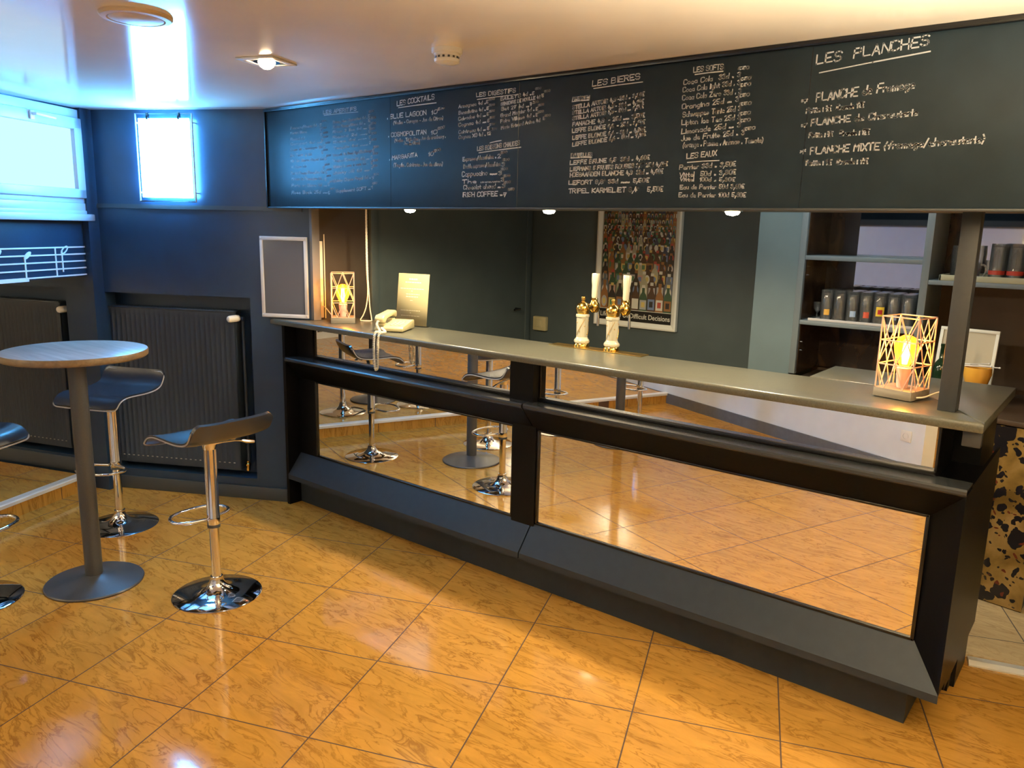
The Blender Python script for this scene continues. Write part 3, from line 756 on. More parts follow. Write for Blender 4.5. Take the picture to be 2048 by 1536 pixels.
('_', -1.376, 1.955, -1.252, 1.958, 0.006),
('Perrier 33d .. 3,50€', -1.407, 1.93, -1.188, 1.937, 0.021),
('Vittel  50d .. 3,80€', -1.405, 1.902, -1.185, 1.909, 0.021),
('Vittel  100d .. 5,80€', -1.402, 1.888, -1.187, 1.884, 0.017),
('Eau de Perrier 50d 3,80€', -1.4, 1.859, -1.15, 1.859, 0.019),
('Eau de Perrier 100d 5,80€', -1.403, 1.83, -1.142, 1.829, 0.02)],
'h':[('LES  PLANCHES', -0.934, 2.253, -0.602, 2.275, 0.039),
('_', -0.921, 2.226, -0.595, 2.256, 0.006),
('*', -0.972, 2.133, -0.955, 2.134, 0.021),
('PLANCHE de Fromage', -0.924, 2.136, -0.628, 2.154, 0.035),
('Petite : 7€  Grande 12€', -0.953, 2.101, -0.771, 2.108, 0.021),
('*', -0.965, 2.054, -0.949, 2.057, 0.021),
('PLANCHE de Charcuterie', -0.933, 2.06, -0.61, 2.072, 0.027),
('Petite : 7€   Grande : 12€', -0.937, 2.022, -0.746, 2.023, 0.02),
('*', -0.961, 1.968, -0.945, 1.972, 0.024),
('PLANCHE MIXTE (fromage/charcuterie)', -0.927, 1.968, -0.42, 1.982, 0.029),
('Petite : 9€  Grande : 14€', -0.937, 1.932, -0.741, 1.932, 0.021)],
}
LWID = {'a': .0036, 'b': .0036, 'c': .0042, 'd': .0038, 'e': .0042, 'f': .0042, 'g': .0036, 'h': .0046}
TNAME = {'a': 'aperitif prices, left column', 'b': 'aperitif prices, right column', 'c': 'cocktail list', 'd': 'digestif list', 'e': 'hot drinks list', 'f': 'beer list', 'g': 'soft drinks and waters list', 'h': 'list of boards of cheese and cold cuts'}
TEXT['i'] = TEXT['h'][:2]; TEXT['h'] = TEXT['h'][2:]; LWID['i'] = .0046; TNAME['i'] = 'heading over the list of boards'
for g, rows in TEXT.items():
    t = MB()
    for (txt, x0, z0, x1, z1, h) in rows:
        if txt == '_': stroke(t, [(x0, z0), ((x0+x1)/2, (z0+z1)/2+.001), (x1, z1)], .0298, LWID[g])
        else: write(t, txt, x0, z0, x1, z1, h, .0298, LWID[g])
    t.build('chalk_writing', M_chalkdim if g in 'abhi' else M_chalk, menu, smooth=False)['label'] = 'white chalk ' + TNAME[g]

# ================================================================== LIGHT FITTINGS
for i, (x, lab) in enumerate(((-2.988, 'small glowing spotlight under the menu board, leftmost of three'), (-2.105, 'small glowing spotlight under the menu board, middle of three'), (-1.246, 'small glowing spotlight under the menu board, rightmost of three'))):
    t = thing('spotlight', lab, 'spotlight', (x, .17, 1.787), 0, 'spotlights under the menu board')
    MB().lathe([(.040, 0), (.040, -.003), (.034, -.006), (.028, -.003), (.028, 0)], 28, (x, .17, 1.787)).build('trim_ring', M_chrome, t)
    MB().lathe([(0, -.001), (.028, -.001), (.028, -.008), (.022, -.017), (0, -.022)], 24, (x, .17, 1.787), caps=False).build('bulb', M_lampglow, t)
    spot('spotlight_beam', (x, .17, 1.762), SOFFIT_W, 172, .35)
DL = [(-2.835, -.765, 'recessed square downlight glowing in the ceiling left of the smoke detector', R(21)), ]
for (x, y, lab, rz) in DL:
    t = thing('downlight', lab, 'ceiling light', (x, y, ZC), rz)
    Mx = rotM((x, y, ZC), rz)
    b = MB()
    for (a0, a1, c0, c1) in ((-.085, .085, -.085, -.055), (-.085, .085, .055, .085), (-.085, -.055, -.055, .055), (.055, .085, -.055, .055)): b.box(a0, a1, c0, c1, -.007, 0, M=Mx, bev=.002)
    b.build('trim_plate', M_alu, t)
    MB().lathe([(.052, -.001), (.052, -.006), (.036, -.006), (.034, -.001)], 28, (x, y, ZC)).build('lamp_ring', M_chrome, t)
    MB().lathe([(0, -.001), (.033, -.001), (.033, -.008), (.026, -.022), (.012, -.031), (0, -.033)], 24, (x, y, ZC), caps=False).build('bulb', M_lampglow, t)
    spot('downlight_beam', (x, y, ZC-.045), DOWN_W, 150, .8)
# further downlights of the same room, outside the view
for (x, y) in ((-3.55, -2.75), (-5.9, -2.3), (-7.4, -3.6), (.45, -1.1), (-.1, -3.9), (-5.6, -4.3)):
    t = thing('downlight', 'square ceiling downlight outside the view', 'ceiling light', (x, y, ZC), 0, 'downlights outside the view')
    b = MB()
    for (a0, a1, c0, c1) in ((-.085, .085, -.085, -.055), (-.085, .085, .055, .085), (-.085, -.055, -.055, .055), (.055, .085, -.055, .055)): b.box(x+a0, x+a1, y+c0, y+c1, ZC-.007, ZC, bev=.002)
    b.build('trim_plate', M_alu, t)
    MB().lathe([(0, -.001), (.050, -.001), (.050, -.006), (.030, -.018), (0, -.024)], 24, (x, y, ZC), caps=False).build('bulb', M_lampglow, t)
    spot('downlight_beam', (x, y, ZC-.045), DOWN_W, 150, .8)

# wall uplighters added out of view to throw light onto the ceiling
for (x, y, rz) in ((1.30, -1.3, 90), (1.30, -3.2, 90), (-.2, -4.75, 180), (-4.3, -4.381, 22.9+180), (-6.4, -5.27, 22.9+180)):
    Mx = rotM((x, y, 1.25), R(rz)); t = thing('added_uplighter', 'half bowl uplighter added on a wall outside the view to brighten the ceiling', 'added wall light', (x, y, 1.25), R(rz), 'uplighters added outside the view')
    b = MB(); n = 14; vs = []; fs = []
    for (r, z) in ((.02, 0), (.07, .025), (.11, .07), (.125, .12), (.118, .12), (.10, .07), (.06, .03)):
        vs += [Mx @ Vector((r*math.cos(PI+PI*k/n), r*math.sin(PI+PI*k/n), z)) for k in range(n+1)]
    for i in range(6): fs += [[i*(n+1)+k, i*(n+1)+k+1, (i+1)*(n+1)+k+1, (i+1)*(n+1)+k] for k in range(n)]
    b.add(vs, fs).build('bowl', M_white, t)
    MB().sphere(tuple(Mx @ Vector((0, -.055, .085))), .02, 12).build('bulb', M_lampglow, t)
    spot('added_uplighter_beam', Mx @ Vector((0, -.06, .125)), UP_R if x > 1.2 else UP_W, 172 if x > 1.2 else 140, .4, aim=(0, 0, 1))

t = thing('added_floor_lamp', 'standing uplighter added beside the camera, outside the view, to brighten the ceiling', 'added floor lamp', (.30, -1.40, 0))  # unseen lamp, added only to lift the ceiling brightness
c = (.30, -1.40, 0)
MB().lathe([(.14, 0), (.14, .015), (.03, .03), (0, .03)], 32, c).build('base', M_gunmetal, t)
MB().lathe([(.014, .03), (.014, 1.25)], 16, c).build('pole', M_gunmetal, t)
MB().lathe([(.02, 1.24), (.08, 1.27), (.15, 1.34), (.155, 1.345), (.145, 1.345), (.075, 1.28), (.02, 1.262)], 32, c, caps=False).build('shade', M_white, t)
MB().sphere((.30, -1.40, 1.31), .025, 14).build('bulb', M_lampglow, t)
spot('added_floor_lamp_beam', (.30, -1.40, 1.36), TORCH_W, 140, .5, aim=(0, 0, 1))
t = thing('added_tube_light', 'slim tube light added unseen behind the menu board to light the back bar', 'ceiling light', (-1.3, 1.15, ZC))  # unseen tube, added to give the back bar cooler light
MB().box(-1.95, -.65, 1.12, 1.18, ZC-.035, ZC, bev=.004).build('housing', M_plastic, t)
MB().tube([(-1.9, 1.15, ZC-.05), (-.7, 1.15, ZC-.05)], .013, 12).build('tube', emis('cool_tube', (.80, .95, 1.0), 5), t)
al = bpy.data.lights.new('added_tube_glow', 'AREA'); al.shape = 'RECTANGLE'; al.size = 1.2; al.size_y = .03; al.energy = TUBE_W; al.color = (.78, .95, 1.0)
ao = bpy.data.objects.new('added_tube_glow', al); C.objects.link(ao); ao.location = (-1.3, 1.15, ZC-.07)

t = thing('smoke_detector', 'round white smoke detector on the ceiling above the menu board', 'smoke detector', (-2.075, -.53, ZC))
c = (-2.075, -.53, ZC)
MB().lathe([(.056, 0), (.056, -.014), (.053, -.017), (0, -.017)], 36, c).build('base_ring', M_plastic, t)
MB().lathe([(.047, -.017), (.047, -.024), (.042, -.026), (.042, -.034), (.047, -.036), (.045, -.046), (.030, -.053), (0, -.055)], 36, c).build('sensor_head', M_plastic, t)
b = MB()
for k in range(14):
    a = 2*PI*k/14; b.box(-.004, .004, .041, .0435, -.034, -.027, M=Matrix.Translation(c) @ Matrix.Rotation(a, 4, 'Z'))
b.build('vent_slot', M_skirt, t)
t = thing('ceiling_speaker', 'flat round cream disc fitting on the ceiling above the bright window', 'ceiling speaker', (-2.585, -1.412, ZC))
c = (-2.585, -1.412, ZC)
MB().lathe([(.108, 0), (.108, -.006), (.103, -.012), (.086, -.014), (.083, -.010), (.083, 0)], 48, c).build('rim', mat('aged_cream_plastic', (.62, .50, .34), .4), t)
MB().lathe([(.083, -.008), (.080, -.013), (.050, -.020), (0, -.022)], 48, c, caps=False).build('grille', mat('pale_grille', (.66, .60, .55), .45), t)

# ================================================================== LEFT WALL THINGS
st = MB(); y_ = .0035
SL = [1.531, 1.490, 1.449, 1.408, 1.367]
for z in SL: st.box(.020, .86, 0, y_, z-.004, z+.004, M=WA)
def note(s, z, filled, dz, stem):
    n = 20; pts = [(s+.029*math.cos(2*PI*k/n)*.9-.018*math.sin(2*PI*k/n)*.35, z+.018*math.sin(2*PI*k/n)+.029*math.cos(2*PI*k/n)*-.38) for k in range(n)]
    if filled: st.prism([p for p in pts], 0, y_+.001, 'y', M=WA)
    else: st.tube([WA @ Vector((p[0], y_*.6, p[1])) for p in pts], .004, 6, True)
    st.box(s+stem-.0045, s+stem+.0045, 0, y_+.001, z-dz, z, M=WA)
note(.215, 1.515, False, .125, .022)
st.box(.282, .291, 0, y_, SL[-1], SL[0], M=WA)
note(.495, 1.492, True, .140, .020); note(.695, 1.505, True, .150, .020)
st.box(.50, .73, 0, y_+.001, 1.350, 1.366, M=WA)
tag(st.build('music_staff_decal', M_decal), 'white music staff with notes stuck on the dark wall under the window', 'wall decal')

def radiator(M, s0, s1, z0, z1, label, valve_axis, brass):
    o = thing('radiator', label, 'radiator', M @ Vector(((s0+s1)/2, .06, z0)), M.to_euler().z)
    n = round((s1-s0-.05)/.0335); pw = (s1-s0-.05)/n; vs = []; fs = []
    xs = [(s0, 0)]; 
    for k in range(n):
        a = s0+.025+k*pw
        xs += [(a, 0), (a+pw*.22, .009), (a+pw*.78, .009), (a+pw*.999, 0)]
    xs += [(s1, 0)]
    zz = [(z0, 0), (z0+.045, 0), (z0+.062, 1), (z1-.062, 1), (z1-.045, 0), (z1-.006, 0)]
    nz = len(zz)
    for (x, dpt) in xs:
        for (z, k) in zz: vs.append(M @ Vector((x, .022+dpt*k*.65, z)))
    for i in range(len(xs)-1):
        for j in range(nz-1): fs.append([i*nz+j, (i+1)*nz+j, (i+1)*nz+j+1, i*nz+j+1])
    p = MB().add(vs, fs); p.box(s0, s1, .031, .10, z0, z1-.006, M=M); p.build('panel', M_rad, o, sharp=25)
    tp = MB().box(s0-.004, s1+.004, .016, .106, z1-.010, z1, M=M, bev=.004)
    for k in range(int((s1-s0)/.02)): tp.box(s0+.01+k*.02, s0+.022+k*.02, .035, .09, z1-.001, z1+.0012, M=M)
    tp.build('top_grille', M_rad, o)
    d_ = MB()
    for k in range(n):
        x = s0+.025+(k+.5)*pw
        d_.lathe([(0, -.006), (.005, -.004), (.0065, 0), (.005, .004), (0, .006)], 8, (0, 0, 0), M=M @ Matrix.Translation((x, .0215, z0+.044)) @ Matrix.Diagonal((1.2, .6, .55, 1)), caps=False)
    d_.build('flute_glint', mat('painted_glint', (.30, .29, .25), .25), o)  # pale bumps standing in for glints along the flute ends
    # pipe and thermostat head
    q = MB().tube([M @ Vector((s1+.03, .07, z1-.05)), M @ Vector((s1+.03, .07, z0-.0))], .010, 10)
    q.tube([M @ Vector((s1-.005, .06, z1-.05)), M @ Vector((s1+.045, .06, z1-.05))], .013, 12); q.build('pipe', M_rad, o)
    v0 = M @ Vector((s1+.02 if valve_axis else s1+.035, .055, z1-.045))
    dirv = (M.to_3x3() @ (Vector((-.55, -.83, -.05)) if valve_axis else Vector((.05, -1, 0)))).normalized()
    v = MB(); pr = [(.016, 0), (.019, .004), (.021, .02), (.021, .058), (.018, .070), (.010, .076), (0, .077)]
    v.lathe(pr, 24, (0, 0, 0), M=Matrix.Translation(v0+dirv*.005) @ dirv.to_track_quat('Z', 'Y').to_matrix().to_4x4())
    v.build('thermostat_head', mat('cream_white_plastic', (.80, .74, .64), .35), o)['label'] = 'white thermostat head'
    if brass:
        q = MB().lathe([(.012, -.03), (.012, 0), (.017, .004), (.017, .016), (.010, .022), (.010, .034)], 12, M @ Vector((s1+.03, .06, z0+.02))); q.build('lockshield_valve', M_brass, o)['label'] = 'brass valve'
    return o
radiator(WR, -1.150, -.262, .170, 1.172, 'black panel radiator in the wall niche nearest the bar', True, True)
radiator(WB, -1.62, -.215, .235, 1.185, 'black panel radiator under the music staff', False, False)

# framed dark panel on the wall beside the bar
t = thing('picture_frame', 'dark glazed panel in a thin silver frame on the wall left of the bar', 'picture frame', wr(.075, 0, 1.15), R(28))
s0, s1, z0, z1 = -.058, .236, 1.150, 1.622
MB().box(s0+.02, s1-.02, -.010, -.001, z0+.02, z1-.02, M=WR).build('panel', M_slate, t, smooth=False)
b = MB()
for (a0, a1, c0, c1) in ((s0, s1, z0, z0+.022), (s0, s1, z1-.022, z1), (s0, s0+.020, z0+.022, z1-.022), (s1-.020, s1, z0+.022, z1-.022)): b.box(a0, a1, -.015, 0, c0, c1, M=WR, bev=.002)
b.build('frame', M_alu, t)
b = MB()
for (sx, zz_) in ((s0+.010, z0+.011), (s0+.010, z1-.011), (s1-.010, z0+.011), (s1-.010, z1-.011)): MB().lathe([(.0032, 0), (.0025, .002), (0, .0025)], 10, M=WR @ Matrix.Translation((sx, -.015, zz_)) @ Matrix.Rotation(PI/2, 4, 'X')).build('screw', M_steel, t)

# ================================================================== TABLES AND STOOLS
def make_table(loc, label, group):
    t = thing('high_table', label, 'bar table', loc, 0, group); x, y, z = loc
    MB().lathe([(0, 1.087), (.292, 1.087), (.299, 1.093), (.300, 1.100)], 64, loc, caps=False).lathe([(.300, 1.098), (.300, 1.114), (.297, 1.119)], 64, loc, caps=False).build('edge_band', M_tabedge, t)
    MB().lathe([(.2975, 1.1188), (.294, 1.120), (0, 1.120)], 64, loc, caps=False).build('tabletop', M_tabletop, t)
    MB().lathe([(.038, .030), (.038, 1.075), (.11, 1.077), (.11, 1.087)], 32, loc).build('pole', M_gunmetal, t)
    MB().lathe([(.213, 0), (.215, .006), (.211, .011), (.10, .030), (.046, .042), (.038, .045), (0, .045)], 64, loc).build('base', M_gunmetal, t)
    return t
def make_stool(loc, rz, label, group):
    t = thing('bar_stool', label, 'bar stool', (0, 0, 0), 0, group)
    H = .775
    pr = smooth_path([(-.205, 0, .095), (-.188, 0, .055), (-.160, 0, .018), (-.115, 0, .000), (-.04, 0, -.006), (.04, 0, -.003), (.105, 0, -.002), (.150, 0, -.012), (.176, 0, -.034), (.188, 0, -.052)], 4)
    n = len(pr); mcols = 15; th = .016; vs = []; fs = []
    for side in (0, 1):
        for i in range(n):
            a = pr[max(i-1, 0)]; b_ = pr[min(i+1, n-1)]; tg = (b_-a).normalized(); nm = Vector((-tg.z, 0, tg.x))
            if nm.z < 0: nm = -nm
            e = min(i, n-1-i)/ (n-1); hw = .200-.028*max(0, 1-e/.10)**2
            for j in range(mcols):
                q = -1+2*j/(mcols-1); p = pr[i]+nm*((0 if side == 0 else -th)+.010*q**4)
                ee = 1-.12*side*abs(q)**6
                vs.append(Vector((p.x, q*hw*(1 if side == 0 else .985), p.z+H)))
    o = n*mcols
    for i in range(n-1):
        for j in range(mcols-1):
            a = i*mcols+j; fs.append([a, a+mcols, a+mcols+1, a+1]); fs.append([o+a, o+a+1, o+a+mcols+1, o+a+mcols])
    for i in range(n-1):
        for j in (0, mcols-1):
            a = i*mcols+j; q = [a, a+mcols, o+a+mcols, o+a]; fs.append(q if j else q[::-1])
    for j in range(mcols-1):
        for i in (0, n-1):
            a = i*mcols+j; q = [a, a+1, o+a+1, o+a]; fs.append(q if i == 0 else q[::-1])
    sm = MB().add(vs, fs); sm.build('seat', M_seat, t, sharp=55)
    # pale piping round the rim
    rim = [Vector(vs[j]) for j in range(mcols)] + [Vector(vs[i*mcols+mcols-1]) for i in range(1, n)] + [Vector(vs[(n-1)*mcols+j]) for j in range(mcols-2, -1, -1)] + [Vector(vs[i*mcols]) for i in range(n-2, 0, -1)]
    MB().tube([p+Vector((0, 0, -.011)) for p in rim], .0035, 6, True).build('piping', mat('grey_piping', (.34, .32, .31), .35), t)
    MB().box(-.09, .09, -.075, .075, H-.034, H-.019, bev=.004).lathe([(.028, H-.075), (.034, H-.05), (.042, H-.034)], 24).build('seat_bracket', M_chrome, t)
    MB().lathe([(.0275, .345), (.029, .348), (.029, .38), (.0275, .385), (.0275, H-.05)], 28).build('upper_column', M_chrome, t)
    MB().lathe([(.0215, .05), (.0215, .345), (.026, .346)], 28).build('lower_column', M_chrome, t)
    MB().lathe([(.0285, .332), (.0285, .346), (.024, .3465)], 28).build('collar', M_skirt, t)
    ring = [(.030, -.020, .362), (.055, -.105, .362), (.10, -.135, .362), (.165, -.115, .362), (.198, -.05, .362), (.198, .05, .362), (.165, .115, .362), (.10, .135, .362), (.055, .105, .362), (.030, .020, .362)]
    MB().tube(smooth_path(ring, 5), .0082, 10).build('footrest', M_chrome, t)
    MB().lathe([(.196, 0), (.198, .004), (.192, .0085), (.12, .016), (.075, .026), (.047, .043), (.033, .064), (.028, .085), (.028, .092), (.022, .093)], 64).build('base', M_chrome, t)
    l = MB().tube([(-.03, -.02, H-.045), (-.045, -.10, H-.048), (-.05, -.135, H-.055)], .0045, 8); l.tube([(-.05, -.13, H-.053), (-.055, -.155, H-.062), (-.06, -.19, H-.070)], [.006, .009, .006], 8)
    l.build('lever', M_steel, t)
    t.location = loc; t.rotation_euler = (0, 0, rz)
    return t
SG = 'chrome bar stools with black seats'; TG = 'round high tables'
make_table((-3.70, -1.222, 0), 'round high table with grey wood top and dark pole, front left', TG)
stool = make_stool((-3.155, -.912, 0), R(182), 'chrome stool with black seat standing alone right of the high table', SG)
dup(stool, (-4.325, -.802, 0), R(-66), 'chrome stool with black seat behind the high table, before the radiator', SG)
dup(stool, (-3.91, -1.66, 0), R(28), 'chrome stool cut by the left picture edge beside the high table', SG)
make_table((-3.15, -2.41, 0), 'high table seen only in the right bar mirror', TG)
dup(stool, (-3.74, -2.362, 0), R(80), 'chrome stool reflected at the left end of the right bar mirror', SG)
dup(stool, (-3.31, -3.02, 0), R(100), 'chrome stool reflected behind the pole in the right bar mirror', SG)
make_table((-5.46, -1.83, .095), 'high table on the raised floor, seen only in the left bar mirror', TG)
dup(stool, (-5.27, -1.31, .095), R(-120), 'chrome stool on the raised floor reflected at the left end of the mirror', SG)
dup(stool, (-5.02, -1.98, .095), R(170), 'chrome stool on the raised floor reflected behind the phone cord', SG)

# ================================================================== ON THE BAR TOP
def make_lamp(loc, rz, label, group, cord, power):
    t = thing('wire_lamp', label, 'table lamp', loc, rz, group); M = rotM(loc, rz)
    a = .068; MB().box(-a, a, -a, a, .0005, .033, M=M, bev=.002).build('lamp_base', M_lampbase, t)
    c = .064; zs = [.034, .118, .202, .286]; rw = .0023; g = MB()
    cs = [(-c, -c), (c, -c), (c, c), (-c, c)]
    P = lambda i, f, z: M @ Vector((cs[i][0]+(cs[(i+1) % 4][0]-cs[i][0])*f, cs[i][1]+(cs[(i+1) % 4][1]-cs[i][1])*f, z))
    for i in range(4):
        g.tube([P(i, 0, zs[0]), P(i, 0, zs[3])], rw*1.15, 6)
        for z in zs[1:]: g.tube([P(i, 0, z), P(i, 1, z)], rw, 6)
        for (za, zb, na, nb) in ((zs[3], zs[2], (0, .5, 1), (.25, .75)), (zs[1], zs[2], (0, .5, 1), (.25, .75)), (zs[1], zs[0], (0, .5, 1), (.25, .75))):
            for x in nb:
                g.tube([P(i, x, zb), P(i, x-.25, za)], rw*.9, 5); g.tube([P(i, x, zb), P(i, x+.25, za)], rw*.9, 5)
    g.build('wire_cage', M_copper, t)
    MB().lathe([(.017, .033), (.0185, .04), (.024, .098), (.0245, .104), (.020, .106)], 28, loc).build('lamp_socket', mat('pink_socket', (.80, .50, .38), .45), t)
    bl = MB().lathe([(.014, .104), (.017, .112), (.026, .132), (.036, .155), (.040, .176), (.037, .196), (.027, .212), (.012, .221), (0, .222)], 28, loc, caps=False).build('bulb', M_amber, t)
    f = MB()
    for k in range(4):
        an = PI/4+k*PI/2; f.tube([M @ Vector((.005*math.cos(an), .005*math.sin(an), .118)), M @ Vector((.010*math.cos(an), .010*math.sin(an), .150)), M @ Vector((.006*math.cos(an), .006*math.sin(an), .196))], .0035, 6)
    f.build('filament', M_filament, bl)
    if cord: MB().tube(smooth_path(cord, 6), .0028, 8).build('power_cord', M_cordm, t)
    l = bpy.data.lights.new('bulb_glow', 'POINT'); l.energy = power; l.color = (1, .55, .20); l.shadow_soft_size = .02
    o = bpy.data.objects.new('bulb_glow', l); C.objects.link(o); o.location = Vector(loc)+Vector((0, 0, .16))
    return t
LG = 'copper wire cage lamps'
make_lamp((-3.600, .226, 1.140), R(49), 'lit copper wire lamp at the left end of the bar top, before the grey post', LG, [(-3.655, .215, 1.155), (-3.70, .225, 1.17), (-3.76, .228, 1.21), (-3.788, .225, 1.22)], BULB_W)
make_lamp((-.612, .285, 1.142), R(-14), 'lit copper wire lamp on the right end of the bar top', LG, [(-.550, .225, 1.156), (-.525, .235, 1.160), (-.49, .29, 1.175), (-.455, .32, 1.172), (-.43, .30, 1.146)], BULB_W)
b = MB().box(-3.799, -3.787, .214, .236, 1.150, 1.60, bev=.003); b.tube([(-3.795, .252, 1.145), (-3.795, .252, 1.64)], .0035, 8)
tag(b.build('cable_trunking', M_cordm), 'thin pale cable duct climbing the wall behind the left lamp', 'cable duct')

# telephone
pl = (-3.146, .207, 1.1405); prz = R(27); M = rotM(pl, prz)
t = thing('telephone', 'cream corded telephone on the bar top with its coiled cord hanging over the edge', 'telephone', pl, prz)
MB().prism([(-.100, .004), (-.098, .022), (-.085, .030), (.075, .052), (.098, .050), (.100, .006)], -.080, .080, 'x', M=M, bev=.004).build('body', M_cream, t)
b = MB()
for k in (-.06, .06):
    for j in (-.08, .08): b.lathe([(.008, 0), (.008, .006)], 10, M=M @ Matrix.Translation((k, j, 0)))
b.build('foot', M_black, t)
b = MB()
for i in range(3):
    for j in range(4):
        x, y = .004+i*.023, -.060+j*.024; z = .030+(y+.085)*.1375+.001; b.box(x-.008, x+.008, y-.007, y+.007, z-.003, z+.004, M=M, bev=.002)
b.build('keypad', mat('grey_key', (.52, .49, .38), .4), t)
b = MB().box(-.074, -.028, -.092, -.045, .030, .046, M=M, bev=.006); b.box(-.074, -.028, .045, .092, .040, .058, M=M, bev=.006); b.build('cradle', M_cream, t)
b = MB().prism([(-.106, .050), (-.104, .074), (-.085, .088), (-.05, .090), (.055, .098), (.088, .101), (.108, .092), (.110, .066), (.092, .060), (.06, .074), (-.045, .066), (-.075, .045)], -.078, -.024, 'x', M=M, bev=.007)
hs = b.build('handset', M_cream, t)
path = smooth_path([M @ Vector((-.055, -.104, .058)), M @ Vector((-.055, -.125, .040)), Vector((-3.098, .055, 1.150)), Vector((-3.090, .016, 1.148)), Vector((-3.088, .004, 1.10)), Vector((-3.087, .004, 1.02)), Vector((-3.080, .004, .962)), Vector((-3.071, .004, .957)), Vector((-3.062, .004, .972)), Vector((-3.058, .004, 1.05)), Vector((-3.057, .004, 1.11)), Vector((-3.056, .016, 1.148)), Vector((-3.062, .06, 1.150)), M @ Vector((-.03, -.115, .02)), M @ Vector((-.035, -.100, .016))], 30)
hel = []; acc = 0
for i in range(len(path)-1):
    tg = (path[i+1]-path[i]); ln = tg.length; tg.normalize(); a = tg.orthogonal().normalized() if i == 0 else (a - tg*a.dot(tg)).normalized(); bb = tg.cross(a)
    for k in range(3):
        acc += ln/3; th = acc/.0085*2*PI; hel.append(path[i]+tg*(ln*k/3)+(a*math.cos(th)+bb*math.sin(th))*.0050)
MB().tube(hel, .0024, 5).build('coiled_cord', M_cordm, t)

# information sheet in a clear holder
sl = (-3.205, .385, 1.1405); srz = R(12.4); M = rotM(sl, srz) @ Matrix.Rotation(R(-7), 4, 'X')
t = thing('sheet_holder', 'clear stand holding a printed cream sheet behind the telephone', 'sheet holder', sl, srz)
b = MB().box(-.107, .107, -.0015, .0005, .004, .300, M=M); b.box(-.107, .107, .0025, .0045, .004, .300, M=M); b.box(-.107, .107, -.008, .055, .0005, .004, M=rotM(sl, srz)); b.build('acrylic_holder', M_acrylic, t, smooth=False)
pp = MB().box(-.103, .103, .0008, .0020, .006, .297, M=M).build('paper_sheet', M_paper, t, smooth=False)
b = MB()
def bar_(x0, x1, z, h=.0042):
    x = x0
    while x < x1:
        w_ = rnd.uniform(.006, .018); b.box(x, min(x+w_, x1), .0003, .0008, z-h/2, z+h/2, M=M); x += w_+.003
for (x0, x1, z, h) in ((-.03, .025, .266, .009), (-.055, .05, .248, .006), (-.085, .070, .212, .0045), (-.012, -.003, .199, .005), (-.045, .045, .181, .0045), (-.045, .035, .167, .006), (-.015, 0, .146, .004), (-.075, .055, .089, .0045), (-.012, -.005, .076, .004), (-.07, .055, .059, .0045)): bar_(x0, x1, z, h)
b.build('print', M_ink, pp, smooth=False)

# hanging bead cord
pth = smooth_path([(-3.530, .352, 1.787), (-3.530, .352, 1.60), (-3.528, .354, 1.42), (-3.524, .358, 1.30), (-3.522, .362, 1.22), (-3.518, .370, 1.155), (-3.522, .366, 1.1445), (-3.555, .335, 1.1445), (-3.566, .326, 1.150), (-3.553, .338, 1.180), (-3.537, .348, 1.235), (-3.529, .353, 1.32), (-3.533, .350, 1.45), (-3.534, .349, 1.62), (-3.534, .349, 1.787)], 26)
bd = MB().tube(pth, [.0022+.0018*abs(math.sin(i*1.25)) for i in range(len(pth))], 6)
tag(bd.build('bead_cord', M_cordm), 'long cream bead cord hanging from the soffit beside the left lamp', 'cord')

# beer taps
tp = MB().box(-2.238, -1.722, .383, .462, 1.1405, 1.1445, bev=.0015); tag(tp.build('tap_plate', M_plate), 'long brass plate under the two beer taps', 'metal plate')
def make_tap(loc, label, group):
    t = thing('beer_tap', label, 'beer tap', (0, 0, 0), 0, group)
    MB().lathe([(.038, 0), (.038, .014), (.035, .018), (.033, .020)], 32).build('base_ring', M_brass, t)
    MB().lathe([(.034, .020), (.038, .026), (.0375, .034), (.030, .044), (.027, .050), (.0275, .056), (.0295, .140), (.0300, .144), (.0325, .147), (.0325, .157), (.030, .160)], 12).build('column', M_ceramic, t, sharp=25)
    g = MB()
    for k in range(3):
        g.tube([((.0292)*math.cos(k*2.094+u*1.5), (.0292)*math.sin(k*2.094+u*1.5), .060+.078*u) for u in [i/10 for i in range(11)]], .0011, 5)
    for k in range(9):
        an = k*2.4; z = .064+.008*k; g.sphere((.0288*math.cos(an), .0288*math.sin(an), z), .0028, 8)
    g.build('gilt_pattern', M_gold, t)
    MB().lathe([(.026, .160), (.031, .168), (.0335, .182), (.0325, .196), (.025, .209), (.012, .216), (.008, .219), (.007, .226), (.0095, .231), (.0105, .237), (.008, .243), (0, .246)], 32).build('cap', M_brass, t)
    f = MB().cyl((0, .026, .185), (0, .080, .190), .011, .013); f.lathe([(0, -.030), (.016, -.027), (.026, -.014), (.028, 0), (.026, .014), (.018, .024), (.016, .034), (.019, .038), (.014, .044)], 24, (0, .098, .188)); f.cyl((0, .098, .188), (0, .128, .182), .017, .013)
    f.build('faucet', M_brass, t)
    MB().tube(smooth_path([(0, .122, .180), (0, .134, .165), (0, .138, .14), (0, .139, .092)], 5), .0065, 12).build('spout', M_chrome, t)
    MB().lathe([(.0125, 0), (.0150, .010), (.0160, .060), (.0190, .082), (.0195, .088), (.0200, .116), (.0185, .120), (0, .122)], 12, M=Matrix.Translation((0, .098, .230)) @ Matrix.Rotation(R(-3), 4, 'X')).build('handle', M_ceramic, t, sharp=25)
    t.location = loc
    return t
TPG = 'brass and ceramic beer taps'
tap = make_tap((-2.070, .424, 1.1446), 'brass and white ceramic beer tap on the left of the pair', TPG)
dup(tap, (-1.902, .424, 1.1446), R(-4), 'brass and white ceramic beer tap on the right of the pair', TPG)

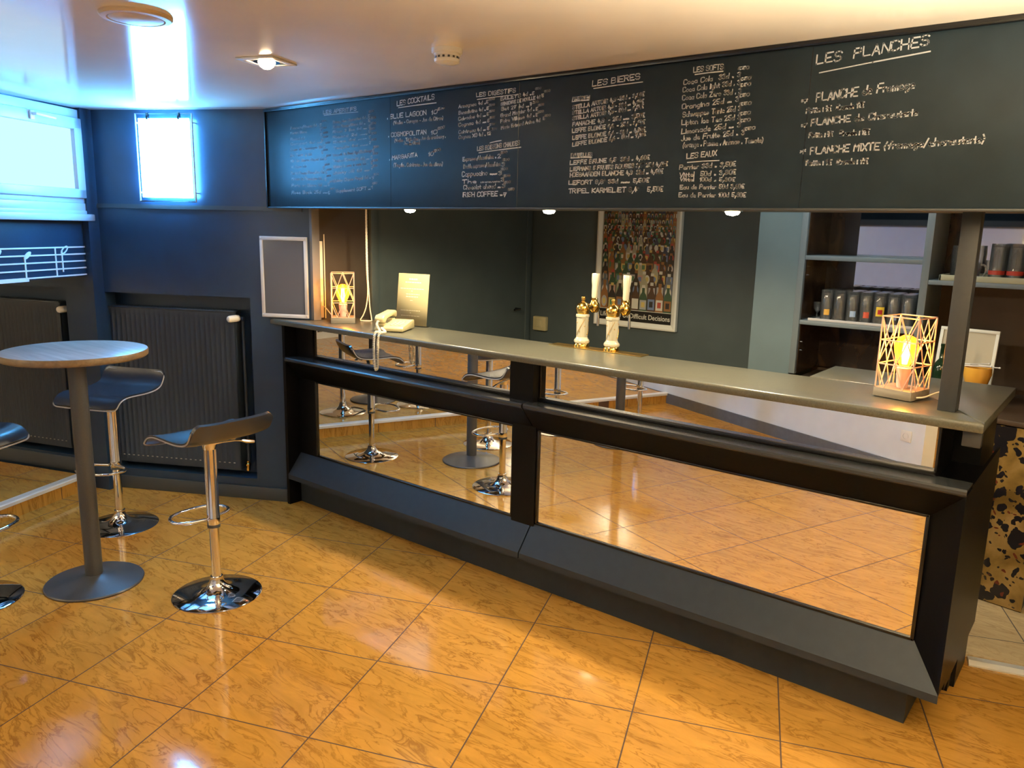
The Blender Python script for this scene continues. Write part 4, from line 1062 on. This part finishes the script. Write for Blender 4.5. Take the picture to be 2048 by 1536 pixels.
# ================================================================== BEHIND THE BAR
t = thing('poster', 'framed poster of beer bottles on the dark wall behind the taps', 'poster', (-2.82, 2.26, 1.015))
x0, x1, z0, z1 = -3.160, -2.488, 1.015, 1.985; fw = .044
b = MB()
pf = [(0, 0), (0, -.030), (.012, -.034), (.030, -.026), (.044, -.018), (.044, 0)]
for (p, q, dx, dz) in (((x0, z0), (x1, z0), 0, 1), ((x1, z0), (x1, z1), -1, 0), ((x1, z1), (x0, z1), 0, -1), ((x0, z1), (x0, z0), 1, 0)):
    tx, tz = (1 if q[0] > p[0] else -1 if q[0] < p[0] else 0), (1 if q[1] > p[1] else -1 if q[1] < p[1] else 0)
    a = [(p[0]+dx*w_+tx*w_, 2.268+y, p[1]+dz*w_+tz*w_) for w_, y in pf]; c2 = [(q[0]+dx*w_-tx*w_, 2.268+y, q[1]+dz*w_-tz*w_) for w_, y in pf]
    n = len(pf); b.add(a+c2, [[i, (i+1) % n, n+(i+1) % n, n+i] for i in range(n)])
b.build('frame', M_frame, t, smooth=False)
pc = [(.045, .035, .03), (.10, .05, .028), (.05, .11, .06), (.36, .16, .05), (.48, .44, .30), (.16, .18, .22), (.26, .05, .04), (.06, .07, .11),
      (.75, .72, .64), (.72, .55, .18), (.55, .09, .06), (.12, .26, .13), (.20, .28, .48), (.60, .34, .28), (.46, .46, .48)]
pm = [mat('print_ink_%s' % chr(97+i), c, .5) for i, c in enumerate(pc)]
ps = MB().box(x0+.040, x1-.040, 2.2540, 2.2560, z0+.040, z1-.040)
ox0, ox1, oz0, oz1 = x0+.044, x1-.044, z0+.124, z1-.044
row = 0; zb = oz0-.004; yb = 2.2500; hB = .205; rows = []
while zb < oz1:
    sc2 = max(.42, 1-.075*row); wB = .0705*sc2; h = hB*max(.40, 1-.085*row); rows.append((zb, wB, h)); zb += h*(.50 if row else .46); row += 1
nr = len(rows)
for ri, (zb, wB, h) in enumerate(rows):
    y = 2.2498+.0040*ri/nr; n = int((ox1-ox0)/wB)+1; wB = (ox1-ox0)/n
    for k in range(n):
        cx = ox0+(k+.5)*wB; hw = wB*.47; nk = wB*.17; hh = h*rnd.uniform(.9, 1.06); c = rnd.choice([0, 0, 1, 1, 2, 2, 3, 4, 5, 7, 1, 3])
        sh = [(-hw, 0), (hw, 0), (hw, hh*.52), (hw*.8, hh*.62), (nk, hh*.74), (nk, hh), (-nk, hh), (-nk, hh*.74), (-hw*.8, hh*.62), (-hw, hh*.52)]
        def cl(p): return (min(max(p[0], ox0), ox1), min(max(p[1], oz0), oz1))
        pts = [cl((cx+a, zb+b_)) for a, b_ in sh]
        if max(p[1] for p in pts)-min(p[1] for p in pts) < .004: continue
        ps.add([(p[0], y, p[1]) for p in pts], [[0, 1, 2, 3, 8, 9], [3, 4, 7, 8], [4, 5, 6, 7]], c+1)
        lc = rnd.choice([8, 8, 9, 10, 11, 12, 13, 14, 8, 3]); 
        if rnd.random() < .5: lp = [(hw*.78*math.cos(a), hh*.27+hh*.20*math.sin(a)) for a in [2*PI*i/14 for i in range(14)]]
        else: lp = [(-hw*.86, hh*.08), (hw*.86, hh*.08), (hw*.86, hh*.44), (-hw*.86, hh*.44)]
        for (sc3, yy, col) in ((1, .00012, lc), (.55, .00024, rnd.choice([0, 8, 9, 10, 11, 12]))):
            lpp = [cl((cx+a*sc3, zb+hh*.27+(b_-hh*.27)*sc3)) for a, b_ in lp]
            if max(p[1] for p in lpp)-min(p[1] for p in lpp) > .003: ps.add([(p[0], y-yy, p[1]) for p in lpp], [list(range(len(lpp)))], col+1)
        cp = [cl((cx+a, zb+b_)) for a, b_ in ((-nk*1.15, hh*.9), (nk*1.15, hh*.9), (nk*1.15, hh*1.01), (-nk*1.15, hh*1.01))]
        if cp[2][1]-cp[0][1] > .002: ps.add([(p[0], y-.0001, p[1]) for p in cp], [[0, 1, 2, 3]], rnd.choice([8, 9, 10, 11, 3])+1)
pr_ = ps.build('bottle_print', [mat('print_ground', (.10, .085, .075), .5)]+pm, t, smooth=False)
b = MB().box(x0+.042, x1-.042, 2.2480, 2.2496, z0+.042, z0+.1235); b.box(x0+.044, x1-.044, 2.2474, 2.2480, z0+.1215, z0+.1255, 1)
cap = b.build('caption_band', [M_black_ink, M_whiteink], t, smooth=False)
def text_mesh(name, body, xa, xb, zbase, h, y, m_, parent, off=.0):
    cu_ = bpy.data.curves.new(name, 'FONT'); cu_.body = body; cu_.size = 1.0; cu_.offset = off; cu_.fill_mode = 'FRONT'
    o = bpy.data.objects.new(name+'_tmp', cu_); C.objects.link(o)
    bpy.context.view_layer.update(); dg = bpy.context.evaluated_depsgraph_get(); me = bpy.data.meshes.new_from_object(o.evaluated_get(dg))
    bpy.data.objects.remove(o); bpy.data.curves.remove(cu_)
    xs = [v.co.x for v in me.vertices]; ys = [v.co.y for v in me.vertices]; sx = (xb-xa)/(max(xs)-min(xs)); sy = h/.73
    mb = MB().add([(xa+(v.co.x-min(xs))*sx, y, zbase+v.co.y*sy) for v in me.vertices], [list(p.vertices) for p in me.polygons])
    bpy.data.meshes.remove(me)
    return mb.build(name, m_, parent, smooth=False)
text_mesh('caption_text', 'Life Is Full Of Difficult Decisions', x0+.052, x1-.050, z0+.066, .036, 2.2476, M_whiteink, cap, .012)
MB().box(x0+.042, x1-.042, 2.2445, 2.2455, z0+.042, z1-.042).build('glazing', M_acrylic, t, smooth=False)

t = thing('wall_switch', 'square cream switch on the dark wall between the door and the poster', 'switch', (-3.66, 2.27, .967))
MB().box(-3.722, -3.598, 2.228, 2.2695, .912, 1.024, bev=.008).build('housing', M_cream, t)
MB().box(-3.690, -3.630, 2.2215, 2.230, .940, .997, bev=.004).build('rocker', M_cream, t)

su = thing('shelf_unit', 'grey blue built-in shelves with mirrored brown mottled back', 'shelf unit', (-.6, 1.95, .92))
XL, XD = -1.512, -.864
b = MB().box(XL, XL+.035, 1.745, 2.158, .92, ZC-.01, bev=.002); b.build('side_panel', M_shelf, su)
b = MB().box(XL+.035, XL+.041, 1.77, 2.14, .92, ZC-.012); b.build('side_lining', M_brownback, su, smooth=False)
MB().box(XD-.018, XD+.018, 1.748, 2.14, 1.16, ZC-.01, bev=.002).build('divider', M_shelf, su)
MB().box(XL+.041, XD-.018, 2.13, 2.158, .92, ZC-.012).build('back_panel', M_brownback, su, smooth=False)
MB().box(XD+.018, 1.28, 2.13, 2.158, .92, 1.49).build('back_panel', M_brownwall, su, smooth=False)
MB().box(-1.305, XD-.019, 2.122, 2.129, 1.26, 2.2).build('mirror', mat('dim_mirror', (.50, .50, .54), .03, 1.0), su, smooth=False)
MB().box(-.735, 1.28, 2.122, 2.129, 1.50, 2.2).build('mirror', MATS['dim_mirror'], su, smooth=False)
MB().box(XD+.018, -.735, 2.13, 2.158, 1.49, 2.2).build('back_panel', M_brownback, su, smooth=False)
MB().box(XL+.035, XD-.018, 1.750, 2.128, 1.566, 1.590, bev=.002).build('shelf', M_shelf, su)
MB().box(XL+.035, XD-.018, 1.750, 2.128, 1.205, 1.229, bev=.002).build('shelf', M_shelf, su)
MB().box(XD+.018, 1.28, 1.750, 2.128, 1.467, 1.490, bev=.002).build('shelf', M_shelf, su)
b = MB()
for z in (1.53, 1.48, 1.10, 1.05): b.cyl((XL+.041, 1.80, z), (XL+.049, 1.80, z), .0045, seg=10)
b.build('shelf_pin', M_chrome, su)

bb = thing('back_bar_cabinet', 'low back bar cabinet with gold and black spotted front', 'cabinet', (-.8, 1.8, .014))
fp = [(-1.47, 1.590), (-.217, 1.366), (-.21, 2.15), (-1.47, 2.15)]
MB().prism(fp, .014, .874).build('carcass', M_black, bb, smooth=False)
MB().prism([(-1.47, 1.582), (-.2155, 1.3585), (-.2170, 1.366), (-1.47, 1.590)], .020, .868).build('front_panel', M_leopard, bb, smooth=False)
MB().prism([(-1.47, 1.572), (-.14, 1.335), (1.29, 1.335), (1.29, 2.12), (-1.47, 2.12)], .875, .898, bev=.002).build('worktop', M_brownwall, bb)

# glasses
def make_glass(h, r0, r1, name, label, cat, group, flip=True):
    t = thing(name, label, cat, (0, 0, 0), 0, group); w_ = .0022
    prof = [(0, 0), (r0*.96, 0), (r0, .003), (r1, h), (r1-w_, h), (r0-w_, .016), (r0*.6, .013), (0, .012)]
    if flip: prof = [(r, h-z) for r, z in prof][::-1]
    MB().lathe(prof, 20, caps=False).build('vessel', M_glass, t)
    return t
ORD = ['leftmost', 'second', 'third', 'fourth', 'fifth', 'sixth', 'seventh']
tr = MB().box(-1.43, -.900, 1.765, 2.02, 1.2295, 1.236, bev=.003); tr.box(-1.435, -.895, 1.760, 1.768, 1.2295, 1.244, bev=.002)
tag(tr.build('glass_tray', mat('pale_tray', (.55, .50, .46), .45)), 'pale tray under the row of tumblers on the middle shelf', 'tray')
proto = None; GG = 'upturned tumblers on the middle shelf'
logo = {0: [(.70, .38, .06)], 2: [(.35, .45, .60)], 3: [(.65, .10, .05)], 4: [(.80, .55, .04), (.45, .02, .02)], 5: [(.30, .34, .45)]}
for row_, yy in enumerate((1.808, 1.878, 1.948)):
    for i in range(7):
        p = (-1.352+.0692*i, yy+rnd.uniform(-.003, .003), 1.2365)
        lab = 'upturned clear tumbler, %s%s in the %s row on the middle shelf' % (ORD[i], '' if i == 0 else ' from the left', ('front', 'second', 'back')[row_])
        if proto is None: proto = g = make_glass(.168, .0325, .030, 'tumbler', lab, 'glass', GG); g.location = p
        else: g = dup(proto, p, 0, lab, GG)
        if row_ == 0 and i == 6: pass
# printed marks on some front glasses
bpy.context.view_layer.update()
fronts = [o for o in C.objects if o.name.startswith('tumbler') and o.parent is None][:7]
for i, cols in logo.items():
    g = fronts[i]; lo = MB()
    for q, (s_, z0_, z1_) in enumerate(((1, .045, .095), (.55, .055, .080))[:len(cols)] if len(cols) > 1 else ((.7, .030, .062),)):
        a0 = -PI/2+.35; k = 6; r_ = .0328+.0004*q; vs = []
        for u in range(k+1):
            an = a0+(u/k-.5)*1.3*s_
            vs += [(g.location.x+r_*math.cos(an), g.location.y+r_*math.sin(an), g.location.z+z0_), (g.location.x+r_*math.cos(an), g.location.y+r_*math.sin(an), g.location.z+z1_)]
        lo.add(vs, [[2*u, 2*u+2, 2*u+3, 2*u+1] for u in range(k)], q)
    lo.build('printed_patch', [mat('glass_print_%d%d' % (i, q), c, .5) for q, c in enumerate(cols)], g)
tr = MB().box(-.790, .10, 1.762, 2.06, 1.4905, 1.500, bev=.003)
for (a0, a1, c0, c1) in ((-.80, .11, 1.755, 1.765), (-.80, .11, 2.055, 2.065), (-.80, -.79, 1.755, 2.065), (.10, .11, 1.755, 2.065)): tr.box(a0, a1, c0, c1, 1.4905, 1.520, bev=.002)
tag(tr.build('glass_tray', mat('straw_tray', (.42, .40, .26), .45)), 'straw coloured tray under the beer glasses on the right shelf', 'tray')
proto2 = None; G2 = 'beer glasses on the right shelf'
for row_, yy in enumerate((1.815, 1.895)):
    for i in range(5):
        lab = 'red banded glass, %s%s in the %s row on the straw tray' % (ORD[i], '' if i == 0 else ' from the left', ('front', 'back')[row_]); p = (-.560+.078*i, yy, 1.5003)
        if proto2 is None:
            proto2 = g = make_glass(.180, .0345, .036, 'beer_glass', lab, 'glass', G2)
            rb = MB().lathe([(.0362, .030), (.0362, .050)], 20, caps=False).build('red_band', mat('red_glass_print', (.50, .05, .03), .4), g)
            g.location = p
        else: dup(proto2, p, 0, lab, G2)
t = thing('glass_mug', 'small clear mug with handle beside the tall glasses on the right shelf', 'mug', (-.665, 1.815, 1.5003))
MB().lathe([(0, 0), (.030, 0), (.034, .006), (.034, .085), (.0315, .085), (.031, .014), (0, .012)], 20, (-.665, 1.815, 1.5003), caps=False).build('vessel', M_glass, t)
MB().tube(smooth_path([(-.632, 1.815, 1.575), (-.612, 1.815, 1.572), (-.606, 1.815, 1.545), (-.616, 1.815, 1.522), (-.632, 1.815, 1.520)], 5), .0045, 8).build('handle', M_glass, t)
t = thing('glass_jug', 'dark glass jug standing at the left end of the right shelf', 'jug', (-.730, 1.90, 1.5003))
MB().lathe([(0, 0), (.044, 0), (.047, .006), (.050, .12), (.047, .165), (.0445, .165), (.047, .12), (.044, .012), (0, .010)], 24, (-.730, 1.90, 1.5003), caps=False).build('vessel', M_glass, t)
t = thing('stem_glass', 'small stemmed glass at the left end of the middle shelf', 'glass', (-1.43, 1.90, 1.2295))
MB().lathe([(.024, 0), (.024, .002), (.004, .006), (.0035, .035), (.012, .045), (.021, .060), (.023, .095), (.0215, .095), (.0195, .062), (.010, .048), (0, .045)], 20, (-1.43, 1.90, 1.2295), caps=False).build('vessel', M_glass, t)

# things on the back bar worktop
fl = (-.640, 1.735, .8985); M = rotM(fl, R(-8)) @ Matrix.Rotation(R(-8), 4, 'X')
t = thing('framed_sheet', 'framed cream sheet leaning behind the right grey post', 'picture frame', fl, R(-8))
b = MB()
for (a0, a1, c0, c1) in ((-.135, .135, 0, .016), (-.135, .135, .346, .362), (-.135, -.119, .016, .346), (.119, .135, .016, .346)): b.box(a0, a1, -.006, .012, c0, c1, M=M, bev=.002)
b.build('frame', M_frame, t); MB().box(-.12, .12, .002, .006, .014, .348, M=M).build('sheet', mat('beige_sheet', (.42, .37, .26), .4), t, smooth=False)
bl = (-.548, 1.560, .8985)
t = thing('amber_bowl', 'amber glass goblet bowl on the back bar right of the grey post', 'bowl', bl)
MB().lathe([(.040, 0), (.040, .004), (.010, .012), (.009, .075), (.022, .090), (.050, .125), (.062, .170), (.060, .200), (.057, .200), (.058, .170), (.046, .128), (.018, .095), (0, .091)], 28, bl, caps=False).build('vessel', mat('amber_lustre', (.75, .40, .06), .12, coat=.4), t)
STG = 'white stirrers across the amber bowl'
for k, (a, dx, dz, l, lab) in enumerate(((8, .005, .204, .15, 'white stirrer lying across the amber bowl, reaching furthest right'), (-12, -.01, .210, .12, 'white stirrer across the amber bowl, pointing left'), (35, .0, .216, .09, 'topmost short white stirrer on the amber bowl'))):
    u = Vector((math.cos(R(a)), math.sin(R(a)), .02)); c0 = Vector(bl)+Vector((dx, 0, dz)); s_ = MB().tube([c0-u*l*.45, c0+u*l*.55], .003, 6); s_.sphere(tuple(c0+u*l*.55), .005, 8)
    tag(s_.build('drink_stirrer', M_plastic), lab, 'stirrer', STG)
t = thing('bottle', 'dark green bottle half hidden behind the right grey post', 'bottle', (-.715, 1.62, .8985))
MB().lathe([(0, 0), (.034, 0), (.036, .004), (.036, .165), (.028, .195), (.013, .215), (.012, .275), (.0135, .277), (.0135, .290), (0, .291)], 24, (-.715, 1.62, .8985), caps=False).build('body', mat('dark_green_glass', (.012, .03, .014), .08, coat=.3), t)

# socket on the white wall (seen in the mirror)
t = thing('wall_socket', 'white wall socket on the white wall, reflected in the right bar mirror', 'socket', WN @ Vector((-.135, 0, .300)), R(22.9))
MB().box(-.178, -.096, 0, .010, .260, .342, M=WN, bev=.003).build('plate', M_plastic, t)
MB().lathe([(.021, .0102), (.020, .006), (0, .0055)], 24, M=WN @ Matrix.Translation((-.137, 0.0015, .301)) @ Matrix.Rotation(-PI/2, 4, 'X') , caps=False).build('socket_well', mat('socket_grey', (.20, .20, .20), .4), t)
